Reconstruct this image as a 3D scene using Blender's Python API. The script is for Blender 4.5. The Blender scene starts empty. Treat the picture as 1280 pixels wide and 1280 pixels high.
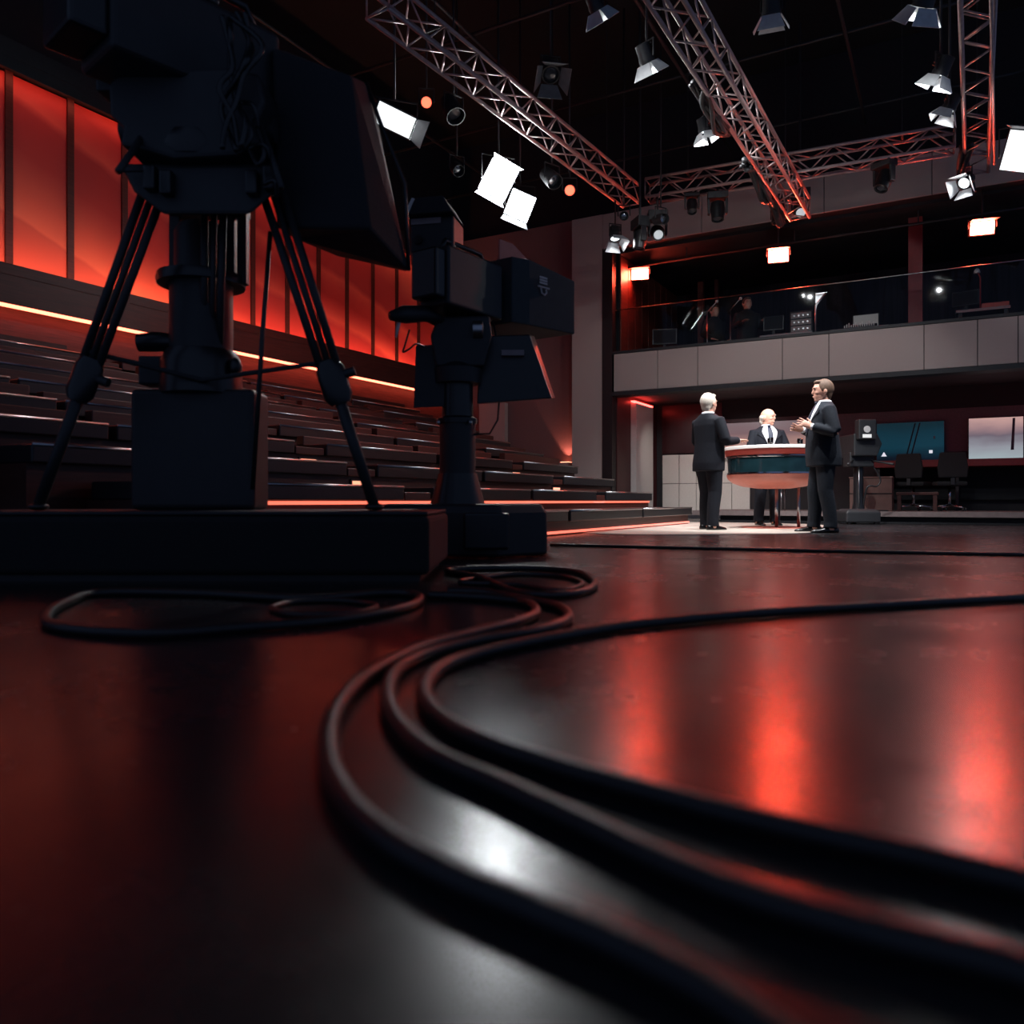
import bpy, bmesh, math, random
from mathutils import Vector, Matrix, Quaternion
random.seed(7)
S = bpy.context.scene
COL = S.collection

# ------------------------------------------------------------------ camera
F, HZ, YAW, CH = 990.0, 626.0, math.radians(29.05), 0.38
FW = Vector((-math.sin(YAW), math.cos(YAW), 0))
RT = Vector((math.cos(YAW), math.sin(YAW), 0))
UP = Vector((0, 0, 1))
CAM = Vector((0, 0, CH))
cd = bpy.data.cameras.new('camera')
cam = bpy.data.objects.new('camera', cd); COL.objects.link(cam)
cam.location = CAM
cam.rotation_euler = (math.pi / 2, 0, YAW)
cd.sensor_fit = 'HORIZONTAL'; cd.sensor_width = 36; cd.lens = F / 1280 * 36
cd.shift_y = -(640 - HZ) / 1280
cd.clip_start = 0.05
cd.dof.use_dof = True; cd.dof.focus_distance = 11.0; cd.dof.aperture_fstop = 1.7
S.camera = cam
# ------------------------------------------------------------------ world, exposure
w = bpy.data.worlds.new('world'); S.world = w; w.use_nodes = True
bg = w.node_tree.nodes['Background']
bg.inputs[0].default_value = (0.38, 0.54, 1.0, 1); bg.inputs[1].default_value = 0.17
S.view_settings.view_transform = 'Standard'; S.view_settings.look = 'None'
S.view_settings.exposure = 0.0; S.view_settings.gamma = 1.0
S.view_settings.use_curve_mapping = False

# ------------------------------------------------------------------ picture rays -> places in the room
def ray(px, py): return FW + RT * ((px - 640) / F) + UP * ((HZ - py) / F)
def at_t(px, py, t): return CAM + ray(px, py) * t            # at a depth
def on_z(px, py, z): r = ray(px, py); return CAM + r * ((z - CH) / r.z)
def on_y(px, py, y): r = ray(px, py); return CAM + r * (y / r.y)
def on_x(px, py, x): r = ray(px, py); return CAM + r * (x / r.x)

# ------------------------------------------------------------------ materials
def lin(c):
    return tuple(((v / 255) / 12.92 if v / 255 <= .04045 else ((v / 255 + .055) / 1.055) ** 2.4) for v in c)
MATS = {}
def mat(name, rgb, rough=.6, metal=0.0, vary=.12, scale=12, bump=0.0, emit=None, estr=0, spec=.5, trans=0, alpha=1, stretch=None):
    if name in MATS: return MATS[name]
    m = bpy.data.materials.new(name); m.use_nodes = True
    nt = m.node_tree; b = nt.nodes['Principled BSDF']
    c = lin(rgb)
    b.inputs['Roughness'].default_value = rough; b.inputs['Metallic'].default_value = metal
    b.inputs['Specular IOR Level'].default_value = spec
    tc = nt.nodes.new('ShaderNodeTexCoord'); mp = nt.nodes.new('ShaderNodeMapping')
    nt.links.new(tc.outputs['Object'], mp.inputs[0])
    if stretch: mp.inputs['Scale'].default_value = stretch
    n = nt.nodes.new('ShaderNodeTexNoise'); n.inputs['Scale'].default_value = scale; n.inputs['Detail'].default_value = 4
    nt.links.new(mp.outputs[0], n.inputs['Vector'])
    r = nt.nodes.new('ShaderNodeValToRGB')
    r.color_ramp.elements[0].position = .3; r.color_ramp.elements[1].position = .7
    r.color_ramp.elements[0].color = (*[v * (1 - vary) for v in c], 1)
    r.color_ramp.elements[1].color = (*[min(1, v * (1 + vary)) for v in c], 1)
    nt.links.new(n.outputs['Fac'], r.inputs[0]); nt.links.new(r.outputs[0], b.inputs['Base Color'])
    if bump:
        bp = nt.nodes.new('ShaderNodeBump'); bp.inputs['Strength'].default_value = bump; bp.inputs['Distance'].default_value = .01
        nt.links.new(n.outputs['Fac'], bp.inputs['Height']); nt.links.new(bp.outputs[0], b.inputs['Normal'])
    if emit:
        b.inputs['Emission Color'].default_value = (*emit, 1); b.inputs['Emission Strength'].default_value = estr
    if trans: b.inputs['Transmission Weight'].default_value = trans
    if alpha < 1: b.inputs['Alpha'].default_value = alpha
    MATS[name] = m
    return m
BLACK = mat('black_matte_metal', (34, 35, 38), .55)
BLACKG = mat('black_gloss_plastic', (24, 25, 28), .32)
DARKCLOTH = mat('black_cloth', (22, 22, 25), .9, bump=.2, scale=80)
RUBBER = mat('black_rubber', (30, 29, 31), .42, vary=.2, scale=30)
STEEL = mat('brushed_steel', (170, 170, 172), .28, 1.0)
CHROME = mat('chrome', (215, 215, 218), .12, 1.0, vary=.03)
ALU = mat('truss_aluminium', (176, 156, 154), .42, .45)
PLASTER = mat('beige_acoustic_panel', (172, 157, 152), .85, scale=160, vary=.07, bump=.15)
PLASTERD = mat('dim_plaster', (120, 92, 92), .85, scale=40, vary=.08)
WHITEWALL = mat('pale_wall_panel', (205, 200, 194), .7, scale=30, vary=.04)
CEIL = mat('black_ceiling_paint', (13, 14, 17), .9)
DARKWALL = mat('black_wall', (26, 27, 32), .8)
GREYWALL = mat('grey_wall', (96, 88, 92), .75, scale=30)
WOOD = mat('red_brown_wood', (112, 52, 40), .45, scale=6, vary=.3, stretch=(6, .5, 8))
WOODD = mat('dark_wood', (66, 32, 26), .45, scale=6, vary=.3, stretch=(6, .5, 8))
SEAT = mat('charcoal_bench_laminate', (24, 25, 28), .38, vary=.1)
BLACKSTEEL = mat('black_steel_post', (28, 24, 26), .5)
GLASS = mat('clear_glass', (235, 240, 240), .03, trans=1.0, vary=0)
PALEFLOOR = mat('pale_floor_patch', (196, 184, 172), .4, scale=9, vary=.06)
def emis(name, rgb, s):
    if name in MATS: return MATS[name]
    m = bpy.data.materials.new(name); m.use_nodes = True; nt = m.node_tree
    b = nt.nodes['Principled BSDF']; b.inputs['Base Color'].default_value = (.3, .3, .3, 1)
    b.inputs['Emission Color'].default_value = (*rgb, 1); b.inputs['Emission Strength'].default_value = s
    MATS[name] = m; return m
REDLAMP = emis('red_lamp_face', (1.0, .08, .04), 320)
REDLENS = emis('red_lens', (1.0, .09, .045), 4)
LEDRED = emis('red_led_strip', (1.0, .05, .04), 11)
LEDORANGE = emis('orange_led_strip', (1.0, .17, .1), 1.5)
LEDWALL = emis('wall_led_strip', (1.0, .16, .09), 6.0)
LEDWARM = emis('warm_step_light', (1.0, .36, .2), 1.6)
PANELHOT = emis('hot_white_diffuser', (.92, .97, 1.0), 165)
PANELMID = emis('white_diffuser', (.92, .97, 1.0), 42)
PANELSOFT = emis('soft_white_diffuser', (.92, .97, 1.0), 1.5)
LENSWHITE = emis('white_lens', (.9, .96, 1.0), 3)
LENSPALE = emis('pale_lens', (.9, .96, 1.0), .5)

# ------------------------------------------------------------------ mesh builder
class MB:
    def __init__(s, M=None): s.v = []; s.f = []; s.M = M
    def add(s, vs, fs):
        o = len(s.v)
        s.v += [tuple(s.M @ Vector(p)) if s.M else tuple(p) for p in vs]
        s.f += [tuple(i + o for i in f) for f in fs]
        return s
    def box(s, a, b):
        x0, y0, z0 = a; x1, y1, z1 = b
        return s.add([(x0,y0,z0),(x1,y0,z0),(x1,y1,z0),(x0,y1,z0),(x0,y0,z1),(x1,y0,z1),(x1,y1,z1),(x0,y1,z1)],
                     [(3,2,1,0),(4,5,6,7),(0,1,5,4),(1,2,6,5),(2,3,7,6),(3,0,4,7)])
    def cbox(s, c, h): return s.box([c[i]-h[i] for i in range(3)], [c[i]+h[i] for i in range(3)])
    def prism(s, poly, a, b, axis=1):
        # polygon in the two other axes, extruded along axis
        def mk(p, t):
            return {0: (t, p[0], p[1]), 1: (p[0], t, p[1]), 2: (p[0], p[1], t)}[axis]
        n = len(poly)
        vs = [mk(p, a) for p in poly] + [mk(p, b) for p in poly]
        return s.add(vs, [tuple(range(n))[::-1], tuple(range(n, 2*n))] + [(i, (i+1)%n, n+(i+1)%n, n+i) for i in range(n)])
    def loft(s, rings):
        n = len(rings[0]); vs = [p for r in rings for p in r]; fs = []
        for k in range(len(rings)-1):
            for i in range(n):
                j = (i+1) % n
                fs.append((k*n+i, k*n+j, (k+1)*n+j, (k+1)*n+i))
        fs.append(tuple(range(n))[::-1]); fs.append(tuple(range((len(rings)-1)*n, len(rings)*n)))
        return s.add(vs, fs)
    def tube(s, pts, r, n=8, side=None, closed=False):
        pts = [Vector(p) for p in pts]; m = len(pts)
        rr = r if isinstance(r, (list, tuple)) else [r]*m
        rings = []; prev = None
        for i, p in enumerate(pts):
            if closed: t = pts[(i+1) % m] - pts[i-1]
            else: t = pts[min(i+1, m-1)] - pts[max(i-1, 0)]
            t = t.normalized() if t.length > 1e-9 else Vector((0,0,1))
            if prev is None:
                u = Vector(side) if side else (Vector((0,0,1)) if abs(t.z) < .9 else Vector((1,0,0)))
            else: u = prev
            u = (u - t*u.dot(t)).normalized(); prev = u; v = t.cross(u)
            ra, rb = rr[i] if isinstance(rr[i], (list, tuple)) else (rr[i], rr[i])
            rings.append([p + u*(math.cos(2*math.pi*k/n)*ra) + v*(math.sin(2*math.pi*k/n)*rb) for k in range(n)])
        if closed:
            vs = [p for q in rings for p in q]; fs = []
            for k in range(m):
                for i in range(n):
                    j = (i+1) % n; k2 = (k+1) % m
                    fs.append((k*n+i, k*n+j, k2*n+j, k2*n+i))
            return s.add(vs, fs)
        return s.loft(rings)
    def cyl(s, a, b, r, r2=None, n=12): return s.tube([a, b], [r, r if r2 is None else r2], n)
    def lathe(s, prof, n=32, axis=2, c=(0,0,0)):
        rings = []
        for r, z in prof:
            ring = []
            for k in range(n):
                x, y = r*math.cos(2*math.pi*k/n), r*math.sin(2*math.pi*k/n)
                p = {2: (x, y, z), 1: (x, z, -y), 0: (z, x, y)}[axis]
                ring.append((p[0]+c[0], p[1]+c[1], p[2]+c[2]))
            rings.append(ring)
        return s.loft(rings)
    def ell(s, c, r, nu=16, nv=10, R=None):
        rings = []
        for i in range(nv+1):
            a = -math.pi/2 + math.pi*i/nv; a = max(-1.54, min(1.54, a))
            ring = []
            for k in range(nu):
                p = Vector((math.cos(a)*math.cos(2*math.pi*k/nu)*r[0], math.cos(a)*math.sin(2*math.pi*k/nu)*r[1], math.sin(a)*r[2]))
                if R: p = R @ p
                ring.append(p + Vector(c))
            rings.append(ring)
        return s.loft(rings)
    def build(s, name, m, parent=None, smooth=False, bevel=0, loc=None, seg=2):
        me = bpy.data.meshes.new(name); me.from_pydata(s.v, [], s.f)
        bm = bmesh.new(); bm.from_mesh(me); bmesh.ops.recalc_face_normals(bm, faces=bm.faces); bm.to_mesh(me); bm.free()
        me.materials.append(m)
        if smooth:
            for p in me.polygons: p.use_smooth = True
            if smooth == 'auto':
                me.set_sharp_from_angle(angle=math.radians(40))
        o = bpy.data.objects.new(name, me); COL.objects.link(o)
        if parent: o.parent = parent
        if loc is not None: o.location = loc
        if bevel:
            md = o.modifiers.new('bevel', 'BEVEL'); md.width = bevel; md.segments = seg; md.limit_method = 'ANGLE'
        return o
def tag(o, label, cat, group=None, kind=None):
    o['label'] = label
    if cat: o['category'] = cat
    if group: o['group'] = group
    if kind: o['kind'] = kind
    return o
def struct(o, label=None):
    o['kind'] = 'structure'
    if label: o['label'] = label
    return o
def thing(name, label, cat, loc=(0,0,0), rz=0, group=None):
    o = bpy.data.objects.new(name, None); COL.objects.link(o); o.empty_display_size = .2
    o.location = loc; o.rotation_euler = (0, 0, rz)
    return tag(o, label, cat, group)
def clone(o, parent=None, loc=None):
    c = o.copy(); COL.objects.link(c)
    if parent is not None: c.parent = parent
    if loc is not None: c.location = loc
    return c
def spline(pts, per=8, closed=False):
    P = [Vector(p) for p in pts]; n = len(P); out = []
    rng = range(n) if closed else range(n-1)
    for i in rng:
        g = (lambda k: P[k % n]) if closed else (lambda k: P[max(0, min(n-1, k))])
        p0, p1, p2, p3 = g(i-1), g(i), g(i+1), g(i+2)
        for k in range(per):
            t = k/per
            out.append(.5*((2*p1) + (p2-p0)*t + (2*p0-5*p1+4*p2-p3)*t*t + (3*p1-p0-3*p2+p3)*t**3))
    if not closed: out.append(P[-1])
    return out
def frame_to(d, up=UP):
    # matrix whose +Y looks along d
    y = Vector(d).normalized(); x = y.cross(up)
    x = x.normalized() if x.length > 1e-6 else Vector((1,0,0)); z = x.cross(y)
    return Matrix((x, y, z)).transposed().to_4x4()
# ================================================================== the room
YB, YR, XL = 14.58, 17.2, -10.0       # portal plane, recess back wall, side wall with the lit panels
FX0, FX1, FY0 = -10.4, 4.6, -1.0
# ---- floor: dark polished vinyl
fm = bpy.data.materials.new('dark_polished_floor'); fm.use_nodes = True
nt = fm.node_tree; b = nt.nodes['Principled BSDF']
tc = nt.nodes.new('ShaderNodeTexCoord')
def noise(scale, detail=5, rough=.6):
    n = nt.nodes.new('ShaderNodeTexNoise'); n.inputs['Scale'].default_value = scale
    n.inputs['Detail'].default_value = detail; n.inputs['Roughness'].default_value = rough
    nt.links.new(tc.outputs['Object'], n.inputs['Vector']); return n
def mapr(src, a, bb, lo, hi):
    m = nt.nodes.new('ShaderNodeMapRange'); m.inputs[1].default_value = a; m.inputs[2].default_value = bb
    m.inputs[3].default_value = lo; m.inputs[4].default_value = hi; nt.links.new(src, m.inputs[0]); return m.outputs[0]
n1 = noise(1.7); n2 = noise(14, 8, .75)
mx = nt.nodes.new('ShaderNodeMath'); mx.operation = 'MULTIPLY_ADD'; mx.inputs[1].default_value = .55
nt.links.new(n2.outputs['Fac'], mx.inputs[0]); nt.links.new(n1.outputs['Fac'], mx.inputs[2])
nt.links.new(mapr(mx.outputs[0], .5, 1.05, .19, .31), b.inputs['Roughness'])
cr = nt.nodes.new('ShaderNodeValToRGB')
cr.color_ramp.elements[0].color = (.010, .0105, .012, 1); cr.color_ramp.elements[1].color = (.022, .021, .023, 1)
nt.links.new(n1.outputs['Fac'], cr.inputs[0]); nt.links.new(cr.outputs[0], b.inputs['Base Color'])
bp = nt.nodes.new('ShaderNodeBump'); bp.inputs['Strength'].default_value = .012; bp.inputs['Distance'].default_value = .01
nt.links.new(n2.outputs['Fac'], bp.inputs['Height']); nt.links.new(bp.outputs[0], b.inputs['Normal'])
struct(MB().box((FX0, FY0, -.12), (FX1, YR+.1, 0)).build('floor', fm), 'dark polished studio floor')
# pale patch on the floor around the round desk
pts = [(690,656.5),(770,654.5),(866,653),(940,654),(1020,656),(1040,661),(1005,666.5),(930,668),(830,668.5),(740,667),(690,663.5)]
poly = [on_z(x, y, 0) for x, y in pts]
struct(MB().prism([(p.x, p.y) for p in spline([p for p in poly], 4, True)], .0005, .006, 2).build('trim_1', PALEFLOOR), 'pale patch on the studio floor')
# ---- ceiling and outer walls
struct(MB().box((FX0, FY0, 8.4), (FX1, YR+.1, 8.55)).build('ceiling', CEIL), 'black studio ceiling')
wl = struct(MB().box((XL-.4, FY0, 0), (XL-.05, YR+.1, 8.4)).build('wall_left', DARKWALL), 'black side wall behind the lit red panels')
# ---- red printed panels along the side wall
pm = bpy.data.materials.new('red_printed_panel'); pm.use_nodes = True
nt = pm.node_tree; b = nt.nodes['Principled BSDF']; b.inputs['Roughness'].default_value = .55
tc = nt.nodes.new('ShaderNodeTexCoord'); geo = nt.nodes.new('ShaderNodeNewGeometry')
sx = nt.nodes.new('ShaderNodeSeparateXYZ'); nt.links.new(geo.outputs['Position'], sx.inputs[0])
def mth(op, a_, b_=None, c_=None):
    m = nt.nodes.new('ShaderNodeMath'); m.operation = op
    for i, v in enumerate((a_, b_, c_)):
        if v is None: continue
        if isinstance(v, (int, float)): m.inputs[i].default_value = v
        else: nt.links.new(v, m.inputs[i])
    return m.outputs[0]
sn = mth('SINE', mth('MULTIPLY', sx.outputs['Y'], .9))
v1 = mth('ADD', mth('MULTIPLY_ADD', sx.outputs['Y'], .27, mth('SUBTRACT', sx.outputs['Z'], 4.75)), mth('MULTIPLY', sn, .16))
nz = nt.nodes.new('ShaderNodeTexNoise'); nz.inputs['Scale'].default_value = 2.2; nz.inputs['Detail'].default_value = 6
nt.links.new(geo.outputs['Position'], nz.inputs['Vector'])
v2 = mth('ADD', v1, mth('MULTIPLY', mth('SUBTRACT', nz.outputs['Fac'], .5), .14))
v3 = mth('DIVIDE', mth('PINGPONG', v2, 2.3), 2.3)
cr = nt.nodes.new('ShaderNodeValToRGB'); e = cr.color_ramp.elements     # printed swooshes
e[0].position = 0; e[0].color = (.62, .15, .10, 1); e[1].position = 1; e[1].color = (.40, .035, .035, 1)
for p_, c_ in ((.17, (.66, .16, .105)), (.19, (.86, .27, .16)), (.30, (.80, .20, .12)), (.55, (.52, .065, .055)), (.78, (.46, .050, .048)), (.83, (.70, .13, .09)), (.90, (.56, .075, .06))):
    x = e.new(p_); x.color = (*c_, 1)
nt.links.new(v3, cr.inputs[0]); nt.links.new(cr.outputs[0], b.inputs['Base Color'])
SP = .765; PZ0, PZ1 = 3.2, 5.55
y0 = 5.415 - 4*SP
pan = div = None
for k in range(18):
    y = y0 + k*SP
    if y + SP > 14.6: break
    if pan is None:
        pan = MB().box((0, .045, PZ0), (.03, SP-.045, PZ1)).build('panel', pm, wl, bevel=.004, loc=(XL, y, 0))
        div = MB().box((-.04, -.045, PZ0-.05), (.05, .045, PZ1+.05)).build('batten', WOODD, wl, bevel=.004, loc=(XL, y, 0))
    else:
        clone(pan, loc=(XL, y, 0)); clone(div, loc=(XL, y, 0))
YE = y0 + k*SP
clone(div, loc=(XL, YE, 0))
# head trim above the panels and wooden ledge below, with led strips
struct(MB().box((XL-.05, 1.5, PZ1+.02), (XL+.40, YE+.1, PZ1+.22)).build('trim_2', BLACK), 'black head trim over the red panels')
MB().box((XL+.2, 1.5, PZ1-.005), (XL+.26, YE+.1, PZ1+.019)).build('light_strip', emis('added_head_wash', (1.0, .16, .10), 7), bpy.data.objects['trim_2'])  # added hidden strip that brightens the panel tops
MB().box((XL+.36, 1.5, PZ1-.13), (XL+.40, YE+.1, PZ1+.018)).build('added_lip_board', BLACK, bpy.data.objects['trim_2'])  # added board that hides the head strip from view
led = struct(MB().box((XL-.05, 1.5, 2.66), (-9.52, YE+.1, 3.0)).build('trim_3', WOODD, bevel=.01), 'dark wooden ledge below the red panels')
MB().box((-9.58, 1.5, 2.625), (-9.53, YE+.1, 2.658)).build('light_strip', LEDWALL, led)
MB().box((-9.98, 1.5, 3.0), (-9.60, YE+.1, 3.02)).build('light_tray', BLACK, led)
MB().box((-9.62, 1.5, 3.0), (-9.54, YE+.1, 3.13)).build('fascia_board', WOODD, led, bevel=.005)
MB().box((-9.70, 1.5, 3.025), (-9.64, YE+.1, 3.05)).build('light_strip', emis('wall_wash_strip', (1.0, .28, .16), 27), led)
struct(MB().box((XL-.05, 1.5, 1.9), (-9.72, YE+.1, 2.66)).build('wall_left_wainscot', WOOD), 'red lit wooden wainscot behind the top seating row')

# ---- portal: column, fascia, balcony parapet in panels
def panel_wall(name, m, label, xs, z0, z1, y, th=.25, gap=.006, joint=DARKWALL):
    root = struct(MB().box((xs[0], y+.03, z0), (xs[-1], y+th, z1)).build(name, joint), label)
    for i in range(len(xs)-1):
        MB().box((xs[i]+gap, y, z0+.004), (xs[i+1]-gap, y+.035, z1-.004)).build('panel', m, root, bevel=.003)
    return root
colx0, colx1 = on_y(715, 600, YB).x, on_y(753, 600, YB).x
struct(MB().box((colx0, YB, 0), (colx1, YB+.6, 6.05)).build('wall_portal_column', PLASTER), 'pinkish plastered portal column')
X1 = FX1
fx = [colx1, on_y(877, 280, YB).x, on_y(1030, 260, YB).x, on_y(1165, 240, YB).x, 1.2, X1]
panel_wall('wall_fascia', PLASTER, 'beige acoustic fascia over the balcony opening', fx, 5.36, 6.05, YB)
px_ = [767, 822, 872, 978, 1036, 1155, 1222]
bx_ = [on_y(p, 450, YB).x for p in px_] + [.9, 2.4, X1]
panel_wall('wall_parapet', PLASTER, 'beige panelled balcony parapet', bx_, 2.52, 3.26, YB)
struct(MB().box((bx_[0]-.02, YB-.03, 2.44), (X1, YB+.28, 2.515)).build('trim_4', BLACK), 'black lip under the balcony parapet')
struct(MB().box((bx_[0]-.02, YB-.02, 3.262), (X1, YB+.28, 3.31)).build('trim_5', BLACK), 'black capping on the balcony parapet')
struct(MB().box((colx1+.005, YB-.02, 0), (bx_[0]-.022, YB+.2, 5.36)).build('trim_6', BLACKSTEEL), 'dark steel post beside the portal column')
# upper opening: header, ceiling, floor, side wall, back wall
struct(MB().box((colx1, YB+.25, 5.30), (X1, 18.8, 5.42)).build('ceiling_balcony', DARKWALL))
struct(MB().box((colx1, YB+.3, 2.62), (X1, 18.8, 2.74)).build('floor_balcony', DARKWALL))
bw = struct(MB().box((-5.95, YB+.26, 2.74), (-5.80, 18.6, 5.3)).build('wall_balcony_side', DARKWALL), 'wood boarded side wall of the balcony')
for k in range(9):
    MB().box((-5.80, YB+.3+k*.41, 2.75), (-5.775, YB+.3+k*.41+.39, 5.29)).build('board', WOOD, bw, bevel=.004)
struct(MB().box((-5.95, 18.6, 2.74), (X1, 18.75, 5.3)).build('wall_balcony_back', mat('charcoal_drape', (40, 34, 40), .9, scale=3, stretch=(8, 8, .3), vary=.4)))
for i, (p, wd) in enumerate([(812, .09), (872, .12), (893, .08)]):
    q = on_y(p, 380, 17.6)
    struct(MB().box((q.x, 17.6, 2.74), (q.x+wd, 17.72, 5.3)).build('trim_%d' % (7+i), WOOD), ['slim wooden mullion at the balcony corner', 'wide wooden mullion behind the balcony', 'inner wooden mullion behind the balcony'][i])
q = on_y(1136, 330, 15.6)
struct(MB().box((q.x, 15.4, 2.74), (q.x+.22, 15.75, 5.3)).build('trim_10', mat('red_painted_post', (120, 24, 26), .5)), 'red pillar on the balcony')
# header pipe rail
hp = thing('lighting_pipe', 'long dark lighting pipe hung under the balcony ceiling', 'pipe', (0, YB+.5, 5.08))
MB().cyl((-5.7, 0, 0), (X1-.1, 0, 0), .025).build('pipe', BLACK, hp, True)
for x in (-4.5, -2.5, -.5, 1.5): MB().cyl((x, 0, 0), (x, 0, .225), .012).build('hanger', BLACK, hp)
# glass balustrade
gr = thing('glass_balustrade', 'frameless clear glass balustrade with slim handrail on the parapet', 'balustrade', (0, YB+.1, 3.31))
MB().tube([(bx_[0], 0, .83), (X1, 0, .83)], .010, 8).build('handrail', STEEL, gr, True)
xs = [bx_[0]+.02, -4.2, -2.6, -1.0, .6, 2.2, X1-.02]
gl = bpy.data.materials.new('thin_rail_glass'); gl.use_nodes = True; nt = gl.node_tree
for n in list(nt.nodes): nt.nodes.remove(n)
o_ = nt.nodes.new('ShaderNodeOutputMaterial'); t_ = nt.nodes.new('ShaderNodeBsdfTransparent'); g_ = nt.nodes.new('ShaderNodeBsdfGlossy'); m_ = nt.nodes.new('ShaderNodeMixShader')
t_.inputs[0].default_value = (.93, .95, .95, 1); g_.inputs['Roughness'].default_value = .03; m_.inputs[0].default_value = .012
nt.links.new(t_.outputs[0], m_.inputs[1]); nt.links.new(g_.outputs[0], m_.inputs[2]); nt.links.new(m_.outputs[0], o_.inputs[0])
for i in range(len(xs)-1):
    MB().box((xs[i]+.004, -.006, 0), (xs[i+1]-.004, .006, .82)).build('glass_pane', gl, gr)
# wall left of the column, behind the seating
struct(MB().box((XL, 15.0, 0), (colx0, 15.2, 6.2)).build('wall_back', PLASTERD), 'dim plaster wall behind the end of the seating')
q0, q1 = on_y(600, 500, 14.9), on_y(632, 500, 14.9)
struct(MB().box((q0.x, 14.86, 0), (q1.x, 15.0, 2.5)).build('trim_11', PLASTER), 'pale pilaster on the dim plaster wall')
# black drape above the portal
struct(MB().box((FX0, 15.25, 6.06), (FX1, 15.4, 8.4)).build('wall_upper_drape', DARKWALL), 'black drape above the fascia')

# ---- recess below the balcony
struct(MB().box((-5.9, YB+.28, 2.55), (X1, YR, 2.62)).build('ceiling_recess', mat('dark_soffit', (78, 66, 68), .7)))
ls = struct(MB().box((bx_[0]+.1, YB+.285, 2.44), (X1, YB+.315, 2.50)).build('trim_12', BLACK), 'channel of the red light strip behind the parapet')
MB().box((bx_[0]+.1, YB+.32, 2.455), (X1, YB+.345, 2.475)).build('light_strip', LEDRED, ls)
for i, (x, y) in enumerate(((-5.0, 15.12), (-3.7, 15.12))):  # added unseen lamps that brighten the pale tiled wall
    dl = MB().lathe([(.01, 2.535), (.07, 2.535), (.085, 2.53), (.09, 2.549), (.01, 2.549)], 20, 2, (x, y, 0)).build('added_downlight', emis('added_downlight_face', (1, .95, .9), 2), bpy.data.objects['ceiling_recess'], 'auto')
    sd = bpy.data.lights.new('added_downlight_beam', 'SPOT'); sd.energy = 110; sd.color = (1, .95, .9); sd.spot_size = math.radians(75); sd.spot_blend = .8; sd.shadow_soft_size = .06
    so = bpy.data.objects.new('added_downlight_beam', sd); COL.objects.link(so); so.parent = dl; so.location = (x, y, 2.52); so.rotation_euler = (math.radians(48), 0, 0)
# recess side wall: dark red leaf and pale pilaster
struct(MB().box((-5.98, YB+.2, 0), (-5.82, YR, 2.55)).build('wall_recess_side', mat('dark_red_panel', (70, 26, 28), .5)), 'dark red side wall of the recess')
struct(MB().box((-5.82, 15.55, 0), (-5.70, 16.6, 2.4)).build('trim_13', WHITEWALL), 'pale pilaster on the recess side wall')
MB().box((-5.80, 15.5, 2.42), (-5.72, 16.65, 2.45)).build('light_strip', LEDRED, bpy.data.objects['trim_13'])
# recess back wall: dark upper boards, pale tiles below, grey section behind the monitors
wb = struct(MB().box((-5.9, YR, 0), (X1, YR+.15, 2.6)).build('wall_recess_back', DARKWALL), 'back wall of the recess')
xa, xb, xc = -5.68, on_y(938, 600, YR).x, on_y(1016, 600, YR).x
n = 5
for i in range(n):
    for j in range(2):
        x0 = xa + (xb-xa)*i/n; x1 = xa + (xb-xa)*(i+1)/n
        off = 0
        MB().box((x0+.006, YR-.035, .12+j*.645), (x1-.006, YR, .12+(j+1)*.645-.01)).build('tile', WHITEWALL, wb, bevel=.004)
MB().box((xa, YR-.05, 0), (xb, YR, .11)).build('skirting', STEEL, wb)
xd = on_y(903, 560, YR).x
MB().box((xa, YR-.04, 1.43), (xd, YR, 2.5)).build('upper_board', mat('dark_red_gloss_board', (52, 20, 24), .3), wb)
MB().box((xb+.01, YR-.03, .1), (X1, YR, 1.3)).build('lower_board', mat('near_black_board', (30, 26, 30), .6), wb)
MB().box((xd+.01, YR-.03, 1.31), (X1, YR, 2.13)).build('grey_board', GREYWALL, wb)
# low platform in the recess
pl = struct(MB().box((xb-.5+.5*0, YB+.02, .115), (X1, YR-.06, .2)).build('floor_platform', mat('platform_edge', (120, 104, 102), .6)), 'low platform in the recess')
MB().box((xb, YB+.12, 0), (X1, YR-.06, .113)).build('toe_kick', DARKWALL, pl)

# ---- stepped seating
NT, X0T, DX, Z0T, DZ = 9, -3.71, .68, .275, .235
TYS, TY1 = (3.75, 3.3, 2.9, 1.6), 12.78
for n in range(NT):
    xf = X0T - DX*n; zt = Z0T + DZ*n; TY0 = TYS[min(n, 3)]
    xb_ = X0T - DX*(n+1) - .3 if n < NT-1 else -9.72
    zb = 0 if n == 0 else zt-DZ-.02
    lo = max(0, zt-DZ) + (.05 if n == 0 else .0)
    st = struct(MB().box((xb_, TY0, 0 if n < 2 else zt-.6), (xf-.07, TY1-.03, zt-.125)).build('floor_tier_%d' % (n+1), WOOD if n > 5 else WOODD), 'wooden riser of the stepped seating')  # lower tiers take the darker wood, standing in for their shade
    if n < 2:
        z = .02 if n == 0 else zt-.16
        MB().box((xf-.068, TY0, z), (xf-.045, TY1-.05, z+.028)).build('light_strip', LEDORANGE, st)
bench_len = [(1.6, 3.9), (3.95, 5.9), (6.35, 8.4), (8.45, 10.4), (10.75, 12.78)]
ordn = ['lowest', 'second', 'third', 'fourth', 'fifth', 'sixth', 'seventh', 'eighth', 'top']
where = ['at the far-from-stage end of its row', 'second from the outer end of its row', 'in the middle of its row', 'second from the stage end of its row', 'at the stage end of its row']
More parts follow.
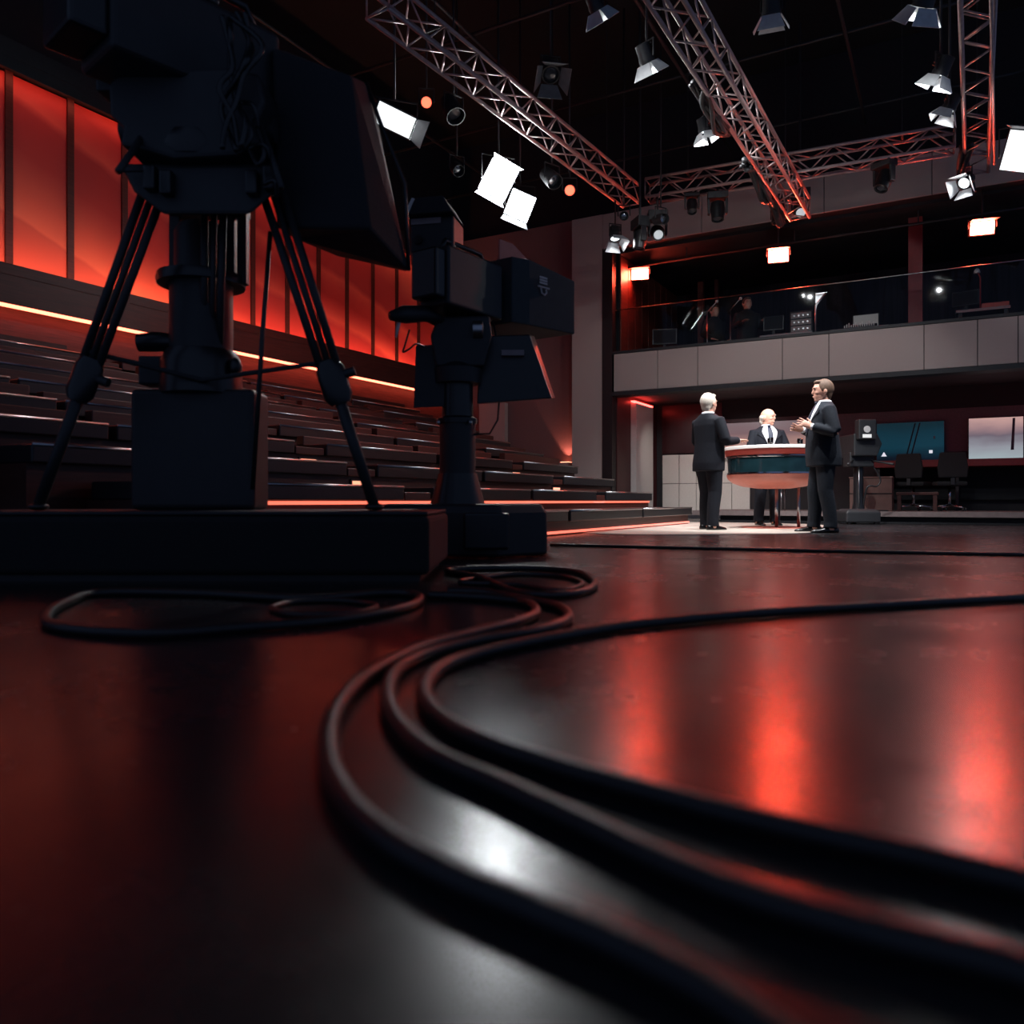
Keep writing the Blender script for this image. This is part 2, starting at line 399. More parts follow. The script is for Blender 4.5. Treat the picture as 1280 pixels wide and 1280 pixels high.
for n in range(NT):
    xf = X0T - DX*n; zt = Z0T + DZ*n
    segs = list(bench_len) if n > 0 else [(3.75, 5.8), (5.84, 8.0), (8.04, 10.4), (10.44, 12.78)]
    if 0 < n < 3: segs[0] = (TYS[n], segs[0][1])
    for k, (a, c) in enumerate(segs):
        jit = (n*37 + k*17) % 5 * .012
        root = thing('bench_seat', 'dark slab bench on the %s seating tier, %s' % (ordn[n], where[k if n else min(k+1, 4)]), 'bench', (xf, a, zt-.125), 0, 'slab benches on the stepped seating')
        L = c-a
        dep = DX+.02 if n < 3 else .52
        MB().box((-dep, 0, 0), (-.006, L-.02, .125)).build('slab', SEAT, root, bevel=.012)
        MB().cyl((-.012, .004, .119), (-.012, L-.024, .119), .013, n=12).build('edge_highlight', STEEL, root, True)  # added steel nosing that stands in for the slab's edge highlight
        if n >= 3:
            MB().box((-.46, .02, -.10 if False else .126), (-.36, L-.04, .126+.10+jit)).build('back_rail', WOODD, root, bevel=.008)
# step lights in the aisles
k = 0
for n in range(2, NT):
    for ya in (6.12, 10.58):
        xf = X0T - DX*n; zt = Z0T + DZ*n
        r = thing('step_light', 'small warm step light on the %s seating tier in the %s aisle' % (ordn[n], 'outer' if ya < 8 else 'stage side'), 'step light', (xf-.07, ya, zt-.19), 0, 'step lights in the aisles')
        MB().box((0, -.13, -.035), (.018, .13, .035)).build('housing', BLACK, r)
        MB().box((.018, -.11, -.02), (.024, .11, .02)).build('lens', LEDWARM, r)
        k += 1
# steps in the aisles
for n in range(1, NT):
    for ya, yb in ((5.9, 6.35), (10.4, 10.75)):
        xf = X0T - DX*n; zt = Z0T + DZ*n
        o = MB().box((xf-.62, ya+.01, zt-.124), (xf-.02, yb-.03, zt-.05)).build('aisle_step', WOODD, bevel=.006)
        tag(o, 'wooden aisle step on the %s seating tier in the %s aisle' % (ordn[n], 'outer' if ya < 8 else 'stage side'), 'step', 'aisle steps')
# uplight on the plaster wall
q = on_y(706, 578, 14.8)
u = thing('wall_uplight', 'small boxy uplight glowing on the dim plaster wall', 'uplight', (q.x, 14.85, q.z))
MB().box((-.12, -.1, -.16), (.12, .148, 0)).build('housing', PLASTER, u, bevel=.006)
MB().box((-.09, -.07, .001), (.09, .1, .012)).build('lens', emis('uplight_lens', (1, .25, .14), 6), u)
sd = bpy.data.lights.new('uplight', 'SPOT'); sd.energy = 26; sd.color = (1, .3, .2); sd.spot_size = math.radians(70); sd.shadow_soft_size = .04
so = bpy.data.objects.new('uplight_beam', sd); COL.objects.link(so); so.parent = u; so.location = (0, 0, .03); so.rotation_euler = (math.radians(180-14), 0, 0)
# ================================================================== trusses
TW = .15
brace_mesh = None
def truss(label, A, B, pitch=.30, cells_visible=None):
    global brace_mesh
    A, B = Vector(A), Vector(B); d = B-A; L = d.length
    M = Matrix.Translation(A) @ frame_to(d)
    root = bpy.data.objects.new('lighting_truss', None); COL.objects.link(root); root.matrix_world = M
    tag(root, label, 'truss', 'aluminium trusses under the ceiling')
    for sx in (-1, 1):
        for sz in (-1, 1):
            MB().cyl((sx*TW, 0, sz*TW), (sx*TW, L, sz*TW), .025, n=10).build('chord', ALU, root, True)
    if brace_mesh is None:
        o = MB().cyl((0,0,0), (0,0,1), .011, n=6).build('brace', ALU, root, True); brace_mesh = o.data
        bpy.data.objects.remove(o)
    def brace(p, q):
        p, q = Vector(p), Vector(q); v = q-p
        o = bpy.data.objects.new('brace', brace_mesh); COL.objects.link(o); o.parent = root
        o.location = p; o.rotation_mode = 'QUATERNION'; o.rotation_quaternion = v.to_track_quat('Z', 'Y'); o.scale = (1, 1, v.length)
    n = int(L/pitch); st = L/n
    for i in range(n):
        a, c = i*st, (i+1)*st; f = 1 if i % 2 == 0 else -1
        for s in (-1, 1):
            brace((s*TW, a, -f*TW), (s*TW, c, f*TW))
            brace((-f*TW, a, s*TW), (f*TW, c, s*TW))
    for yv in (0, L):
        for s in (-1, 1):
            brace((s*TW, yv, -TW), (s*TW, yv, TW)); brace((-TW, yv, s*TW), (TW, yv, s*TW))
    # drop hangers to the ceiling
    for yv in (L*.15, L*.85):
        R = M.to_3x3().inverted()
        p = Vector((0, yv, TW)); q = p + R @ Vector((0, 0, 8.4-(M @ p).z))
        MB().cyl(p, q, .008, n=6).build('hanger', BLACK, root)
        MB().tube([(-TW, yv, TW+.02), (TW, yv, TW+.02)], .02, 6).build('hanger_bar', BLACK, root)
    return root
ZT = 5.5
c1 = on_z(786, 243, ZT)
t1a = on_z(482, 6, ZT); d1 = (t1a-c1).normalized()
truss('long aluminium truss running from above the seating to the corner by the column', c1 + d1*(t1a-c1).length*1.02, c1 - d1*.1)
t2b = on_z(1000, 262, 5.13); t2a = on_z(848, 8, 5.13); d2 = (t2a-t2b).normalized()
truss('aluminium truss wrapped with cable bundles, crossing over the back truss', t2b + d2*((t2a-t2b).length+1.6), t2b)
t4b = on_z(1183, 176, ZT)
back = (t4b-c1).normalized()
truss('back truss along the beige fascia', c1 + back*.32, t4b + back*.1)
t3a = on_z(1222, -60, ZT); t3b = on_z(1221, 205, ZT)
truss('truss with a pale vertical pipe beside it', t3a, t3b)
# pale pipe beside the last truss
q = on_z(1243, 205, 5.25)
pp = on_z(1238, -40, 5.25)
o = MB().cyl(pp, q, .018, n=10).build('lighting_pipe', ALU, None, True); tag(o, 'pale straight lighting pipe alongside the end truss', 'pipe')
# ceiling pipe grid
ZG = 6.9
gi = 0
names = ['over the seating', 'over the aisle', 'over the camera positions', 'over the round desk', 'before the fascia']
for i, x in enumerate((-8.2, -5.9, -3.6, -1.3, 1.0)):
    o = MB().cyl((x, 2.0, ZG), (x, 14.9, ZG), .024, n=8).build('grid_pipe', BLACK, None, True)
    tag(o, 'black ceiling grid pipe running towards the fascia, %s from the panel wall' % ['first', 'second', 'third', 'fourth', 'fifth'][i], 'pipe', 'ceiling grid pipes')
    for y in (3.0, 8, 13): pass
for i, y in enumerate((4.5, 7.0, 9.5, 12.0, 14.4)):
    o = MB().cyl((-9.9, y, ZG+.06), (4.4, y, ZG+.06), .024, n=8).build('grid_pipe', BLACK, None, True)
    tag(o, 'black cross pipe of the ceiling grid parallel to the fascia, %s from it' % ['fifth', 'fourth', 'third', 'second', 'nearest'][i], 'pipe', 'ceiling grid pipes')

# ================================================================== lamps
def aim_of(p, target): return (Vector(target)-Vector(p)).normalized()
DESK = at_t(967, 626, 11.0); DESK.z = 0
def drop(root, p, top, m=BLACK, r=.014):
    MB().cyl((0, 0, .0), (0, 0, max(.05, top-p.z)), r, n=8).build('drop_pole', m, root, True)
def spot(root, loc, d, energy, size=50, blend=.5, color=(1, .97, .93), rad=.06):
    sd = bpy.data.lights.new('beam', 'SPOT'); sd.energy = energy; sd.color = color
    sd.spot_size = math.radians(size); sd.spot_blend = blend; sd.shadow_soft_size = rad
    so = bpy.data.objects.new('beam', sd); COL.objects.link(so); so.parent = root; so.location = loc
    so.rotation_mode = 'QUATERNION'; so.rotation_quaternion = Vector(d).to_track_quat('-Z', 'Y')
def yoke(root, R, w_, back=-.02, top=.2):
    # U bracket: from both sides of the head up to the drop pole
    x = (R @ Vector((1, 0, 0))); x.z = 0; x.normalize()
    a = x*w_; MB().tube([a, a+Vector((0,0,top)), -a+Vector((0,0,top)), -a], .012, 6).build('yoke', BLACK, root)
def soft_panel(label, p, wd, ht, d, m, top=8.395, doors=(1,1,1,1), roll=0, dm=None):
    p = Vector(p); R = frame_to(d) @ Matrix.Rotation(roll, 4, 'Y')
    root = thing('soft_light_panel', label, 'lamp', p, 0, 'soft light panels')
    hw, hh = wd/2, ht/2
    MB(R).box((-hw-.02, -.12, -hh-.02), (hw+.02, -.005, hh+.02)).build('housing', BLACK, root, bevel=.01)
    MB(R).box((-hw, -.005, -hh), (hw, .012, hh)).build('diffuser', m, root)
    dmm = dm or mat('barn_door_grey', (120, 122, 124), .5, .3)
    for (k, s) in ((0, -1), (0, 1), (2, -1), (2, 1)):
        idx = {(0,-1):0, (0,1):1, (2,-1):2, (2,1):3}[(k, s)]
        if not doors[idx]: continue
        dl = .30*doors[idx]
        if k == 0: q = [(s*(hw+.022), .0, -hh), (s*(hw+.022), 0, hh), (s*(hw+.022+dl*.45), dl*.9, hh+.04), (s*(hw+.022+dl*.45), dl*.9, -hh-.04)]
        else: q = [(-hw, 0, s*(hh+.022)), (hw, 0, s*(hh+.022)), (hw+.04, dl*.9, s*(hh+.022+dl*.45)), (-hw-.04, dl*.9, s*(hh+.022+dl*.45))]
        q = [Vector(v) for v in q]; nrm = (q[1]-q[0]).cross(q[2]-q[0]).normalized()*.004
        MB(R).add([v-nrm for v in q]+[v+nrm for v in q], [(3,2,1,0),(4,5,6,7),(0,1,5,4),(1,2,6,5),(2,3,7,6),(3,0,4,7)]).build('barn_door', dmm, root)
    R3 = R.to_3x3(); yoke(root, R3, hw+.05, top=hh+.12)
    o = MB().cyl((0,0,hh+.12), (0,0,max(hh+.2, top-p.z)), .016, n=8).build('drop_pole', BLACK, root, True)
    return root
def par_can(label, p, d, r=.1, L=.3, lens=None, top=8.395, e=0, col=(1,1,1), cat_group='par cans'):
    p = Vector(p); R = frame_to(d)
    root = thing('par_can', label, 'lamp', p, 0, cat_group)
    MB(R).lathe([(r*.35, -L*.75), (r*.8, -L*.6), (r*.95, -L*.2), (r, .05), (r, .1), (r*.9, .1), (r*.88, .03)], 20, 1).build('can', BLACK, root, 'auto')
    MB(R).lathe([(r*.02, .045), (r*.5, .042), (r*.86, .03), (r*.86, .02), (.01, .02)], 20, 1).build('lens', lens or mat('dark_lens', (60, 64, 70), .1), root, True)
    yoke(root, R.to_3x3(), r+.02, top=r+.1)
    MB().cyl((0,0,r+.1), (0,0,max(r+.2, top-p.z)), .014, n=8).build('drop_pole', BLACK, root, True)
    if e: spot(root, R @ Vector((0, .08, 0)), d, e, 40, color=col)
    return root
def fresnel(label, p, d, s=.14, lens=LENSWHITE, top=8.395, e=0, size=60, doorm=None, roll=0):
    p = Vector(p); R = frame_to(d) @ Matrix.Rotation(roll, 4, 'Y')
    root = thing('fresnel_lamp', label, 'lamp', p, 0, 'fresnel lamps with barn doors')
    MB(R).lathe([(s*.5, -s*2), (s*.95, -s*1.9), (s, -s*.2), (s*1.08, 0), (s*1.08, .04), (s*.9, .04), (s*.88, .01)], 16, 1).build('body', BLACK, root, 'auto')
    for i in range(4):
        MB(R).box((-s*.9, -s*1.7+i*s*.35, s*.93), (s*.9, -s*1.7+i*s*.35+.012, s*1.12)).build('cooling_fin', BLACK, root)
    MB(R).lathe([(.005, .035), (s*.5, .03), (s*.88, .02), (s*.88, .01), (.005, .01)], 16, 1).build('lens', lens, root, True)
    dm = doorm or mat('barn_door_white', (190, 194, 196), .6)
    for k in range(4):
        A = R @ Matrix.Rotation(k*math.pi/2, 4, 'Y')
        a, c = s*.95, s*1.5; dl = s*1.5
        q = [Vector(v) for v in [(-a, .045, s*1.08), (a, .045, s*1.08), (c, .045+dl, s*1.08+dl*.6), (-c, .045+dl, s*1.08+dl*.6)]]
        nrm = (q[1]-q[0]).cross(q[2]-q[0]).normalized()*.003
        MB(A).add([v-nrm for v in q]+[v+nrm for v in q], [(3,2,1,0),(4,5,6,7),(0,1,5,4),(1,2,6,5),(2,3,7,6),(3,0,4,7)]).build('barn_door', dm, root)
    yoke(root, R.to_3x3(), s*1.15, top=s+.12)
    MB().cyl((0,0,s+.12), (0,0,max(s+.2, top-p.z)), .014, n=8).build('drop_pole', BLACK, root, True)
    if e:
        spot(root, R @ Vector((0, .06, 0)), d, e, 58, .7, color=(.97, .98, 1.0), rad=s*.5)
        spot(root, R @ Vector((0, .05, 0)), d, max(e*.10, 14), 130, .3, color=(.97, .98, 1.0), rad=s*.3)
    return root
def moving_head(label, p, d, s=.13, lens=None, top=ZT-TW):
    p = Vector(p); R = frame_to(d)
    root = thing('moving_head_lamp', label, 'lamp', p, 0, 'moving head lamps')
    MB(R).lathe([(s*.5, -s*1.5), (s*.95, -s*1.2), (s*1.05, -s*.2), (s*.9, s*.9), (s*.88, s*1.35), (s*.7, s*1.36), (s*.68, s*1.2)], 20, 1).build('head', BLACKG, root, 'auto')
    MB(R).lathe([(.004, s*1.27), (s*.4, s*1.26), (s*.68, s*1.22), (s*.68, s*1.18), (.004, s*1.18)], 20, 1).build('lens', lens or mat('dark_lens', (60, 64, 70), .1), root, True)
    x = (R.to_3x3() @ Vector((1, 0, 0))); x.z = 0; x.normalize(); F2 = Matrix((x, UP.cross(x), UP)).transposed().to_4x4()
    h = max(s*2.0, top-p.z-.04)
    for sgn in (-1, 1):
        MB(F2).prism([(sgn*s*1.1, -s*.5), (sgn*s*1.4, -s*.4), (sgn*s*1.45, s*1.7), (sgn*s*1.1, s*1.7)], -s*.45, s*.45, 1).build('yoke_arm', BLACK, root, bevel=.008)
    MB(F2).box((-s*1.45, -s*.9, s*1.7), (s*1.45, s*.9, max(s*2.5, min(h-.02, s*3.2)))).build('base', BLACK, root, bevel=.012)
    MB().cyl((0,0,s*2.4), (0,0,h+.04), .02, n=8).build('clamp', BLACK, root)
    return root
towards = lambda p, q: (Vector(q)-Vector(p))
DT = DESK + Vector((0, 0, 1.3))
CAMV = lambda p: (CAM - Vector(p))
# soft panels
p = on_z(493, 150, 4.95)
soft_panel('soft white panel with a grey side flap, hung above the seating', p, .46, .24, CAMV(p)+Vector((.5, 0, -.6)), PANELSOFT, doors=(.9, 0, 0, 0), roll=math.radians(-20))
p = on_z(623, 225, 4.95)
soft_panel('glaring white panel with open barn doors beside the long truss', p, .40, .44, CAMV(p)*.75 + towards(p, DT)*.3, PANELHOT, doors=(0, 0, .4, .4), roll=math.radians(-25))
p = on_z(650, 257, 4.85)
soft_panel('smaller white panel with one lower flap beside the glaring panel', p, .37, .37, CAMV(p)*.75 + towards(p, DT)*.3, PANELMID, doors=(0, 0, .5, 0), roll=math.radians(-20))
p = on_z(1283, 190, 4.9)
soft_panel('white panel with a raised flap hung beyond the end truss', p, .5, .5, CAMV(p)*.5 + towards(p, DT)*.7, PANELSOFT, doors=(0, 0, 0, .6), roll=math.radians(-25))
# red par cans and their dark neighbours
p = on_z(533, 128, 5.5); par_can('par can with a glowing red lens above the soft panel', p, CAMV(p), .075, .25, REDLENS)
p = on_z(567, 140, 5.5); par_can('dark par can beside the glowing red one above the soft panel', p, Vector((.5, -.2, -.8)), .13, .42)
p = on_z(712, 238, 5.05); par_can('par can with a glowing red lens under the long truss', p, CAMV(p)+Vector((1, 0, 0)), .085, .25, REDLENS)
p = on_z(690, 224, 5.1); par_can('dark par can beside the red one under the long truss', p, Vector((.7, -.3, -.7)), .12, .34, mat('silver_lens', (150, 155, 160), .15, .8))
p = on_z(571, 211, 5.2); par_can('small dim par can between the soft panel and glaring panel', p, Vector((.6, -.4, -.6)), .09, .22, mat('silver_lens', (150, 155, 160), .15, .8))
p = on_z(688, 92, 6.3); fresnel('unlit fresnel lamp with dark doors high above the long truss', p, Vector((.4, -.5, -.8)), .12, mat('dark_lens', (60, 64, 70), .1), doorm=mat('barn_door_grey', (120, 122, 124), .5, .3))
# fresnels that light the desk
KEY = 900
for (px, py, z, e, lab, tgt, s) in [
    (808, 74, 5.45, KEY, 'lit fresnel lamp with white doors hung between the two long trusses', DT, .085),
    (880, 162, 5.4, KEY*.9, 'lit fresnel lamp with white doors near the cable wrapped truss', DT, .075),
    (745, 8, 5.7, 40, 'lit fresnel lamp high over the camera positions', DT, .08),
    (1155, 2, 5.25, KEY, 'lit fresnel lamp first along the end truss', DT, .095),
    (1176, 90, 5.25, KEY*.8, 'lit fresnel lamp second along the end truss', DT, .085),
    (1187, 134, 5.25, 110, 'dim fresnel lamp third along the end truss', DT, .08),
    (964, 14, 6.0, 0, 'unlit fresnel lamp hung beyond the cable wrapped truss', DT, .10),
    (1206, 228, 4.95, 130, 'lit fresnel lamp at the corner of the back truss and end truss', DT + Vector((0, -3, 0)), .085),
]:
    p = on_z(px, py, z)
    fresnel(lab, p, towards(p, tgt) , s, LENSWHITE if e else mat('dark_lens', (60, 64, 70), .1), e=e, size=125, top=ZT-TW if 'corner of the back' in lab else 8.395)
p = at_t(769, 296, 13.1); fresnel('lit fresnel lamp with white doors under the truss corner by the column', p, Vector((.25, -.25, -.9)), .09, e=60, top=ZT-TW)
# moving heads under the trusses
for (px, py, t, d, lab, ln) in [
    (822, 291, 13.0, Vector((.35, -.75, -.5)), 'moving head with a pale lens under the truss corner', LENSPALE),
    (800, 300, 12.9, Vector((-.1, -.1, -1)), 'dark moving head hanging straight down under the truss corner', None),
    (865, 258, 13.2, Vector((.1, -.3, -.7)), 'small dark moving head, nearest the column under the back truss', None),
    (897, 264, 12.9, Vector((.05, -.15, -1)), 'larger dark moving head, second along the back truss', None),
    (973, 268, 12.8, Vector((-.1, -.1, -1)), 'dark moving head under the end of the cable wrapped truss', None),
    (1000, 263, 13.3, Vector((.2, -.7, -.5)), 'moving head with a pale lens at the end of the cable wrapped truss', LENSPALE),
    (1105, 226, 11.9, Vector((-.2, -.3, -.7)), 'dark moving head hanging alone under the back truss', None),
]:
    if 'back truss' in lab:
        r_ = ray(px, py); nv = Vector((-back.y, back.x, 0)); t = (c1.x*nv.x + c1.y*nv.y)/(r_.x*nv.x + r_.y*nv.y)
    p = at_t(px, py, t)
    moving_head(lab, p, d, .085 if 'small' in lab else .11, ln, top=8.395 if 'straight down' in lab or 'pale lens at the end' in lab else (ZT-TW if 'cable' not in lab else 5.13-TW))
p = at_t(826, 274, 12.6); par_can('shiny silver can lamp clamped at the truss corner', p, Vector((.8, -.5, -.2)), .09, .24, mat('silver_lens', (150, 155, 160), .15, .8))
p = at_t(780, 270, 12.9); par_can('small can lamp with a grey round lens at the truss corner', p, CAMV(p), .075, .2, mat('silver_lens', (150, 155, 160), .15, .8))
# cable bundles on the second truss
def bundle(label, pts, r, n):
    root = thing('cable_bundle', label, 'cables', pts[0], 0, 'cable bundles on the truss')
    for k in range(n):
        off = [Vector(p)-Vector(pts[0]) + Vector((random.uniform(-.07,.07), random.uniform(-.07,.07), random.uniform(-.09,.05))) for p in pts]
        MB().tube(spline(off, 5), r*random.uniform(.7, 1.2), 6).build('cable', BLACK, root, True)
fr = lambda u, dz=0: t2b + d2*u + Vector((-.22, 0, dz))
bundle('thick black cable bundle tied along the cable wrapped truss near the back truss', [fr(.3, -.25), fr(.9, -.1), fr(1.5, -.2), fr(2.1, -.05), fr(2.6, -.15)], .035, 9)
bundle('black cable bundle tied along the middle of the cable wrapped truss', [fr(3.5, -.05), fr(3.9, -.2), fr(4.4, -.1), fr(4.8, -.05)], .03, 6)
e3 = t3b + Vector((-.15, -.1, 0))
bundle('tangle of black cables at the corner of the back truss and end truss', [e3+Vector((0,-.9,-.05)), e3+Vector((-.05,-.5,-.25)), e3+Vector((0,0,-.2)), e3+Vector((0.05,.1,-.45))], .035, 9)
# red floods on the balcony
for (px, py, wd, ht, lab, a) in [(800, 343, .33, .19, 'red flood lamp by the wooden corner of the balcony', .1), (973, 320, .33, .20, 'red flood lamp hung midway along the balcony', 0), (1228, 285, .33, .19, 'red flood lamp hung beyond the red pillar on the balcony', 0)]:
    p = on_y(px, py, YB+(.9 if a else .16))
    d = Vector((.2+a, -1, -.16)); R = frame_to(d)
    root = thing('red_flood_lamp', lab, 'lamp', p, 0, 'red flood lamps on the balcony')
    MB(R).box((-wd/2-.025, -.12, -ht/2-.025), (wd/2+.025, -.01, ht/2+.025)).build('housing', BLACK, root, bevel=.01)
    MB(R).box((-wd/2, -.01, -ht/2), (wd/2, .006, ht/2)).build('face', REDLAMP if not a else emis('red_lamp_face_weak', (1.0, .08, .04), 190), root)
    MB(R).box((-wd/2-.025, -.01, ht/2+.012), (wd/2+.025, .24, ht/2+.02)).build('added_visor', BLACK, root)  # added shield that keeps red light from going upward
    yoke(root, R.to_3x3(), wd/2+.04, top=ht/2+.05)
    MB().cyl((0,0,ht/2+.05), (0,0,(5.30 if a else 5.36)-p.z), .014, n=8).build('drop_pole', BLACK, root, True)
# ================================================================== the round desk
DK = thing('round_desk', 'round presenter desk with white top, dark glossy band and pink bowl underside', 'desk', DESK)
MB().lathe([(.01, .015), (.42, .015), (.44, .008), (.44, .0065), (.01, .0065)], 48).build('base_plate', mat('pink_enamel', (200, 120, 104), .45, vary=.03), DK, 'auto')
MB().cyl((.04, 0, .014), (.04, 0, .56), .022, n=16).build('leg', STEEL, DK, True)
MB().cyl((.30, .2, .014), (.30, .2, .60), .022, n=16).build('leg', STEEL, DK, True)
MB().lathe([(.01, .545), (.22, .548), (.42, .578), (.55, .625), (.615, .68), (.632, .735), (.60, .738), (.01, .738)], 64).build('bowl', mat('pink_enamel', (200, 120, 104), .45, vary=.03), DK, 'auto')
MB().lathe([(.5, .738), (.625, .739), (.632, .744), (.632, .764), (.622, .768), (.5, .768)], 64).build('lower_ring', CHROME, DK, 'auto')
MB().lathe([(.5, .768), (.612, .769), (.617, .86), (.624, .962), (.5, .963)], 64).build('dark_band', mat('petrol_gloss_band', (22, 44, 50), .08, vary=.5, scale=2.2), DK, 'auto')
MB().lathe([(.5, .963), (.634, .965), (.638, .972), (.638, .99), (.63, .996), (.5, .996)], 64).build('upper_ring', CHROME, DK, 'auto')
MB().lathe([(.5, .996), (.640, .997), (.652, 1.03), (.662, 1.074), (.5, 1.075)], 64).build('red_band', mat('coral_band', (176, 72, 62), .4, vary=.03), DK, 'auto')
MB().lathe([(.01, 1.075), (.665, 1.075), (.672, 1.08), (.672, 1.115), (.665, 1.12), (.01, 1.12)], 64).build('top', mat('white_laminate', (236, 232, 226), .35, vary=.02), DK, 'auto')
def tumbler(label, p):
    r = thing('water_glass', label, 'glass', p, 0, 'glasses on the round desk')
    MB().lathe([(.01, 0), (.036, 0), (.040, .115), (.037, .115), (.033, .012), (.01, .010)], 20).build('tumbler', GLASS, r, True)
    MB().lathe([(.01, .0125), (.0325, .0125), (.0350, .07), (.01, .07)], 20).build('water', mat('dark_drink', (52, 40, 38), .05, vary=0), r, True)
q = at_t(963, 553, 10.75); tumbler('tumbler of dark drink in front of the balding man with the tie', (q.x, q.y, 1.1205))
q = at_t(1000, 553, 10.9); tumbler('tumbler of dark drink under the hands of the brown haired man', (q.x, q.y, 1.1205))
o = MB().box((-.11, -.08, 0), (.11, .08, .004)).build('paper_sheet', mat('white_paper', (225, 222, 216), .8), None)
q = at_t(926, 553, 10.9); o.location = (q.x, q.y, 1.1205); o.rotation_euler.z = .5; tag(o, 'sheet of white paper lying on the round desk', 'paper')

# ================================================================== people
SKIN = mat('skin', (214, 160, 138), .5, vary=.05, scale=40)
SUIT = mat('dark_navy_suit', (22, 24, 31), .8, vary=.15, scale=60, spec=.18)
SUIT2 = mat('charcoal_suit', (31, 35, 42), .8, vary=.15, scale=60, spec=.18)
SHIRT = mat('white_shirt', (225, 225, 228), .7, vary=.03)
TIE = mat('dark_tie', (28, 36, 56), .5)
SHOE = mat('black_leather', (18, 17, 17), .25)
def remesh(o, vox, it=4):
    md = o.modifiers.new('remesh', 'REMESH'); md.mode = 'VOXEL'; md.voxel_size = vox; md.use_smooth_shade = True
    sm = o.modifiers.new('smooth', 'SMOOTH'); sm.factor = .5; sm.iterations = it
def person(label, loc, facing, height, arms, head_yaw=0, head_pitch=0, hair='full', hairm=None, suit=SUIT, belly=.0, stance=(.0, .0), shirt=True, lod=1.0, group=None, skin=SKIN):
    """facing: world vector; arms: {side: (elbow, wrist, hand_dir, palm_normal)} in local metres (x forward, y left)"""
    rz = math.atan2(facing.y, facing.x)
    root = thing('person', label, 'person', loc, rz, group); k = height/1.765; root.scale = (k*1.07, k*1.10, k)
    V = Vector
    HR = Matrix.Translation((0, 0, 1.505)) @ Matrix.Scale(1.03, 4) @ Matrix.Rotation(head_yaw, 4, 'Z') @ Matrix.Rotation(head_pitch, 4, 'Y') @ Matrix.Translation((0, 0, -1.55))
    # ---------- body: one continuous surface
    b = MB()
    ring = lambda z, cx, wy, dx, n=20: [(cx + dx*math.cos(2*math.pi*i/n), wy*math.sin(2*math.pi*i/n), z) for i in range(n)]
    b.loft([ring(.80, 0, .13, .09), ring(.92, 0, .15, .10), ring(1.05, .01, .14, .10+belly*.6), ring(1.2, .01, .15, .10+belly*.4), ring(1.34, 0, .17, .10), ring(1.43, -.01, .15, .08), ring(1.49, -.015, .07, .06)])
    legs = {}
    for s in (1, -1):
        fx = stance[0 if s > 0 else 1]
        hip, kn, an = V((0, .085*s, .88)), V((.02+fx*.5, .10*s, .49)), V((fx-.015, .115*s, .09))
        legs[s] = (hip, kn, an)
        b.tube([hip, (hip+kn)/2+V((.01,0,0)), kn, (kn+an)/2+V((-.015,0,0)), an, an+V((0,0,-.06))], [.085, .078, .055, .055, .04, .045], 12)
        b.tube([an+V((-.03,0,-.05)), an+V((.08,0,-.055)), an+V((.15,0,-.065))], [(.025,.032), (.024,.038), (.015,.03)], 10, side=(0,0,1))
    # neck
    b.tube([(-.02, 0, 1.42), (-.012, 0, 1.50), (.0, 0, 1.58)], [.066, .058, .056], 14)
    # head
    h = MB(HR)
    h.ell((0, 0, 1.688), (.100, .077, .112), 20, 14)
    h.ell((.030, 0, 1.625), (.066, .058, .066), 16, 10)
    h.ell((.062, 0, 1.578), (.028, .030, .022), 12, 8)                 # chin
    h.ell((.055, 0, 1.712), (.048, .060, .022), 12, 8)                 # brow
    h.ell((.050, .034, 1.655), (.040, .028, .028), 10, 8); h.ell((.050, -.034, 1.655), (.040, .028, .028), 10, 8)   # cheeks
    h.tube([(.088, 0, 1.705), (.100, 0, 1.675), (.106, 0, 1.657), (.088, 0, 1.645)], [.008, .009, .012, .008], 8)  # nose
    h.tube([(.086, -.022, 1.612), (.098, 0, 1.614), (.086, .022, 1.612)], [.006, .009, .006], 8)                     # lips
    for s in (1, -1): h.ell((-.008, .079*s, 1.665), (.020, .010, .032), 10, 8)                                       # ears
    b.add(h.v, h.f)
    # arms and hands
    for s in (1, -1):
        el, wr, hd, pn = [V(a) for a in arms[s]]
        sh = V((-.005, .185*s, 1.40)); hd.normalize(); pn = (pn - hd*pn.dot(hd)).normalized()
        b.tube([V((0, .12*s, 1.40)), sh, (sh+el)/2, el, (el+wr)/2, wr], [.06, .055, .048, .040, .036, .026], 12)
        thumb_side = hd.cross(pn)*s       # towards the thumb
        ts = thumb_side.normalized()
        b.tube([wr - hd*.02, wr + hd*.03, wr + hd*.085, wr + hd*.1], [(.026,.017), (.038,.017), (.042,.015), (.036,.012)], 12, side=ts)
        for j, (o_, L, sp) in enumerate([(.033, .072, .22), (.011, .082, .07), (-.011, .076, -.08), (-.031, .060, -.24)]):
            d0 = (hd + ts*sp).normalized(); base = wr + hd*.088 + ts*o_
            curl = pn*-1
            p1 = base + d0*L*.45; p2 = p1 + (d0 + curl*.35).normalized()*L*.32; p3 = p2 + (d0 + curl*.8).normalized()*L*.25
            b.tube([base - d0*.02, base, p1, p2, p3], [.0095, .0095, .009, .0085, .007], 8)
        tb = wr + hd*.03 + ts*.032; t1 = tb + (ts*.75+hd*.65).normalized()*.038; t2_ = t1 + (hd+ts*.3-pn*.2).normalized()*.032
        b.tube([tb - ts*.015, tb, t1, t2_], [.014, .013, .0105, .008], 8)
    body = b.build('body', skin, root, True); remesh(body, .006*lod, 3)
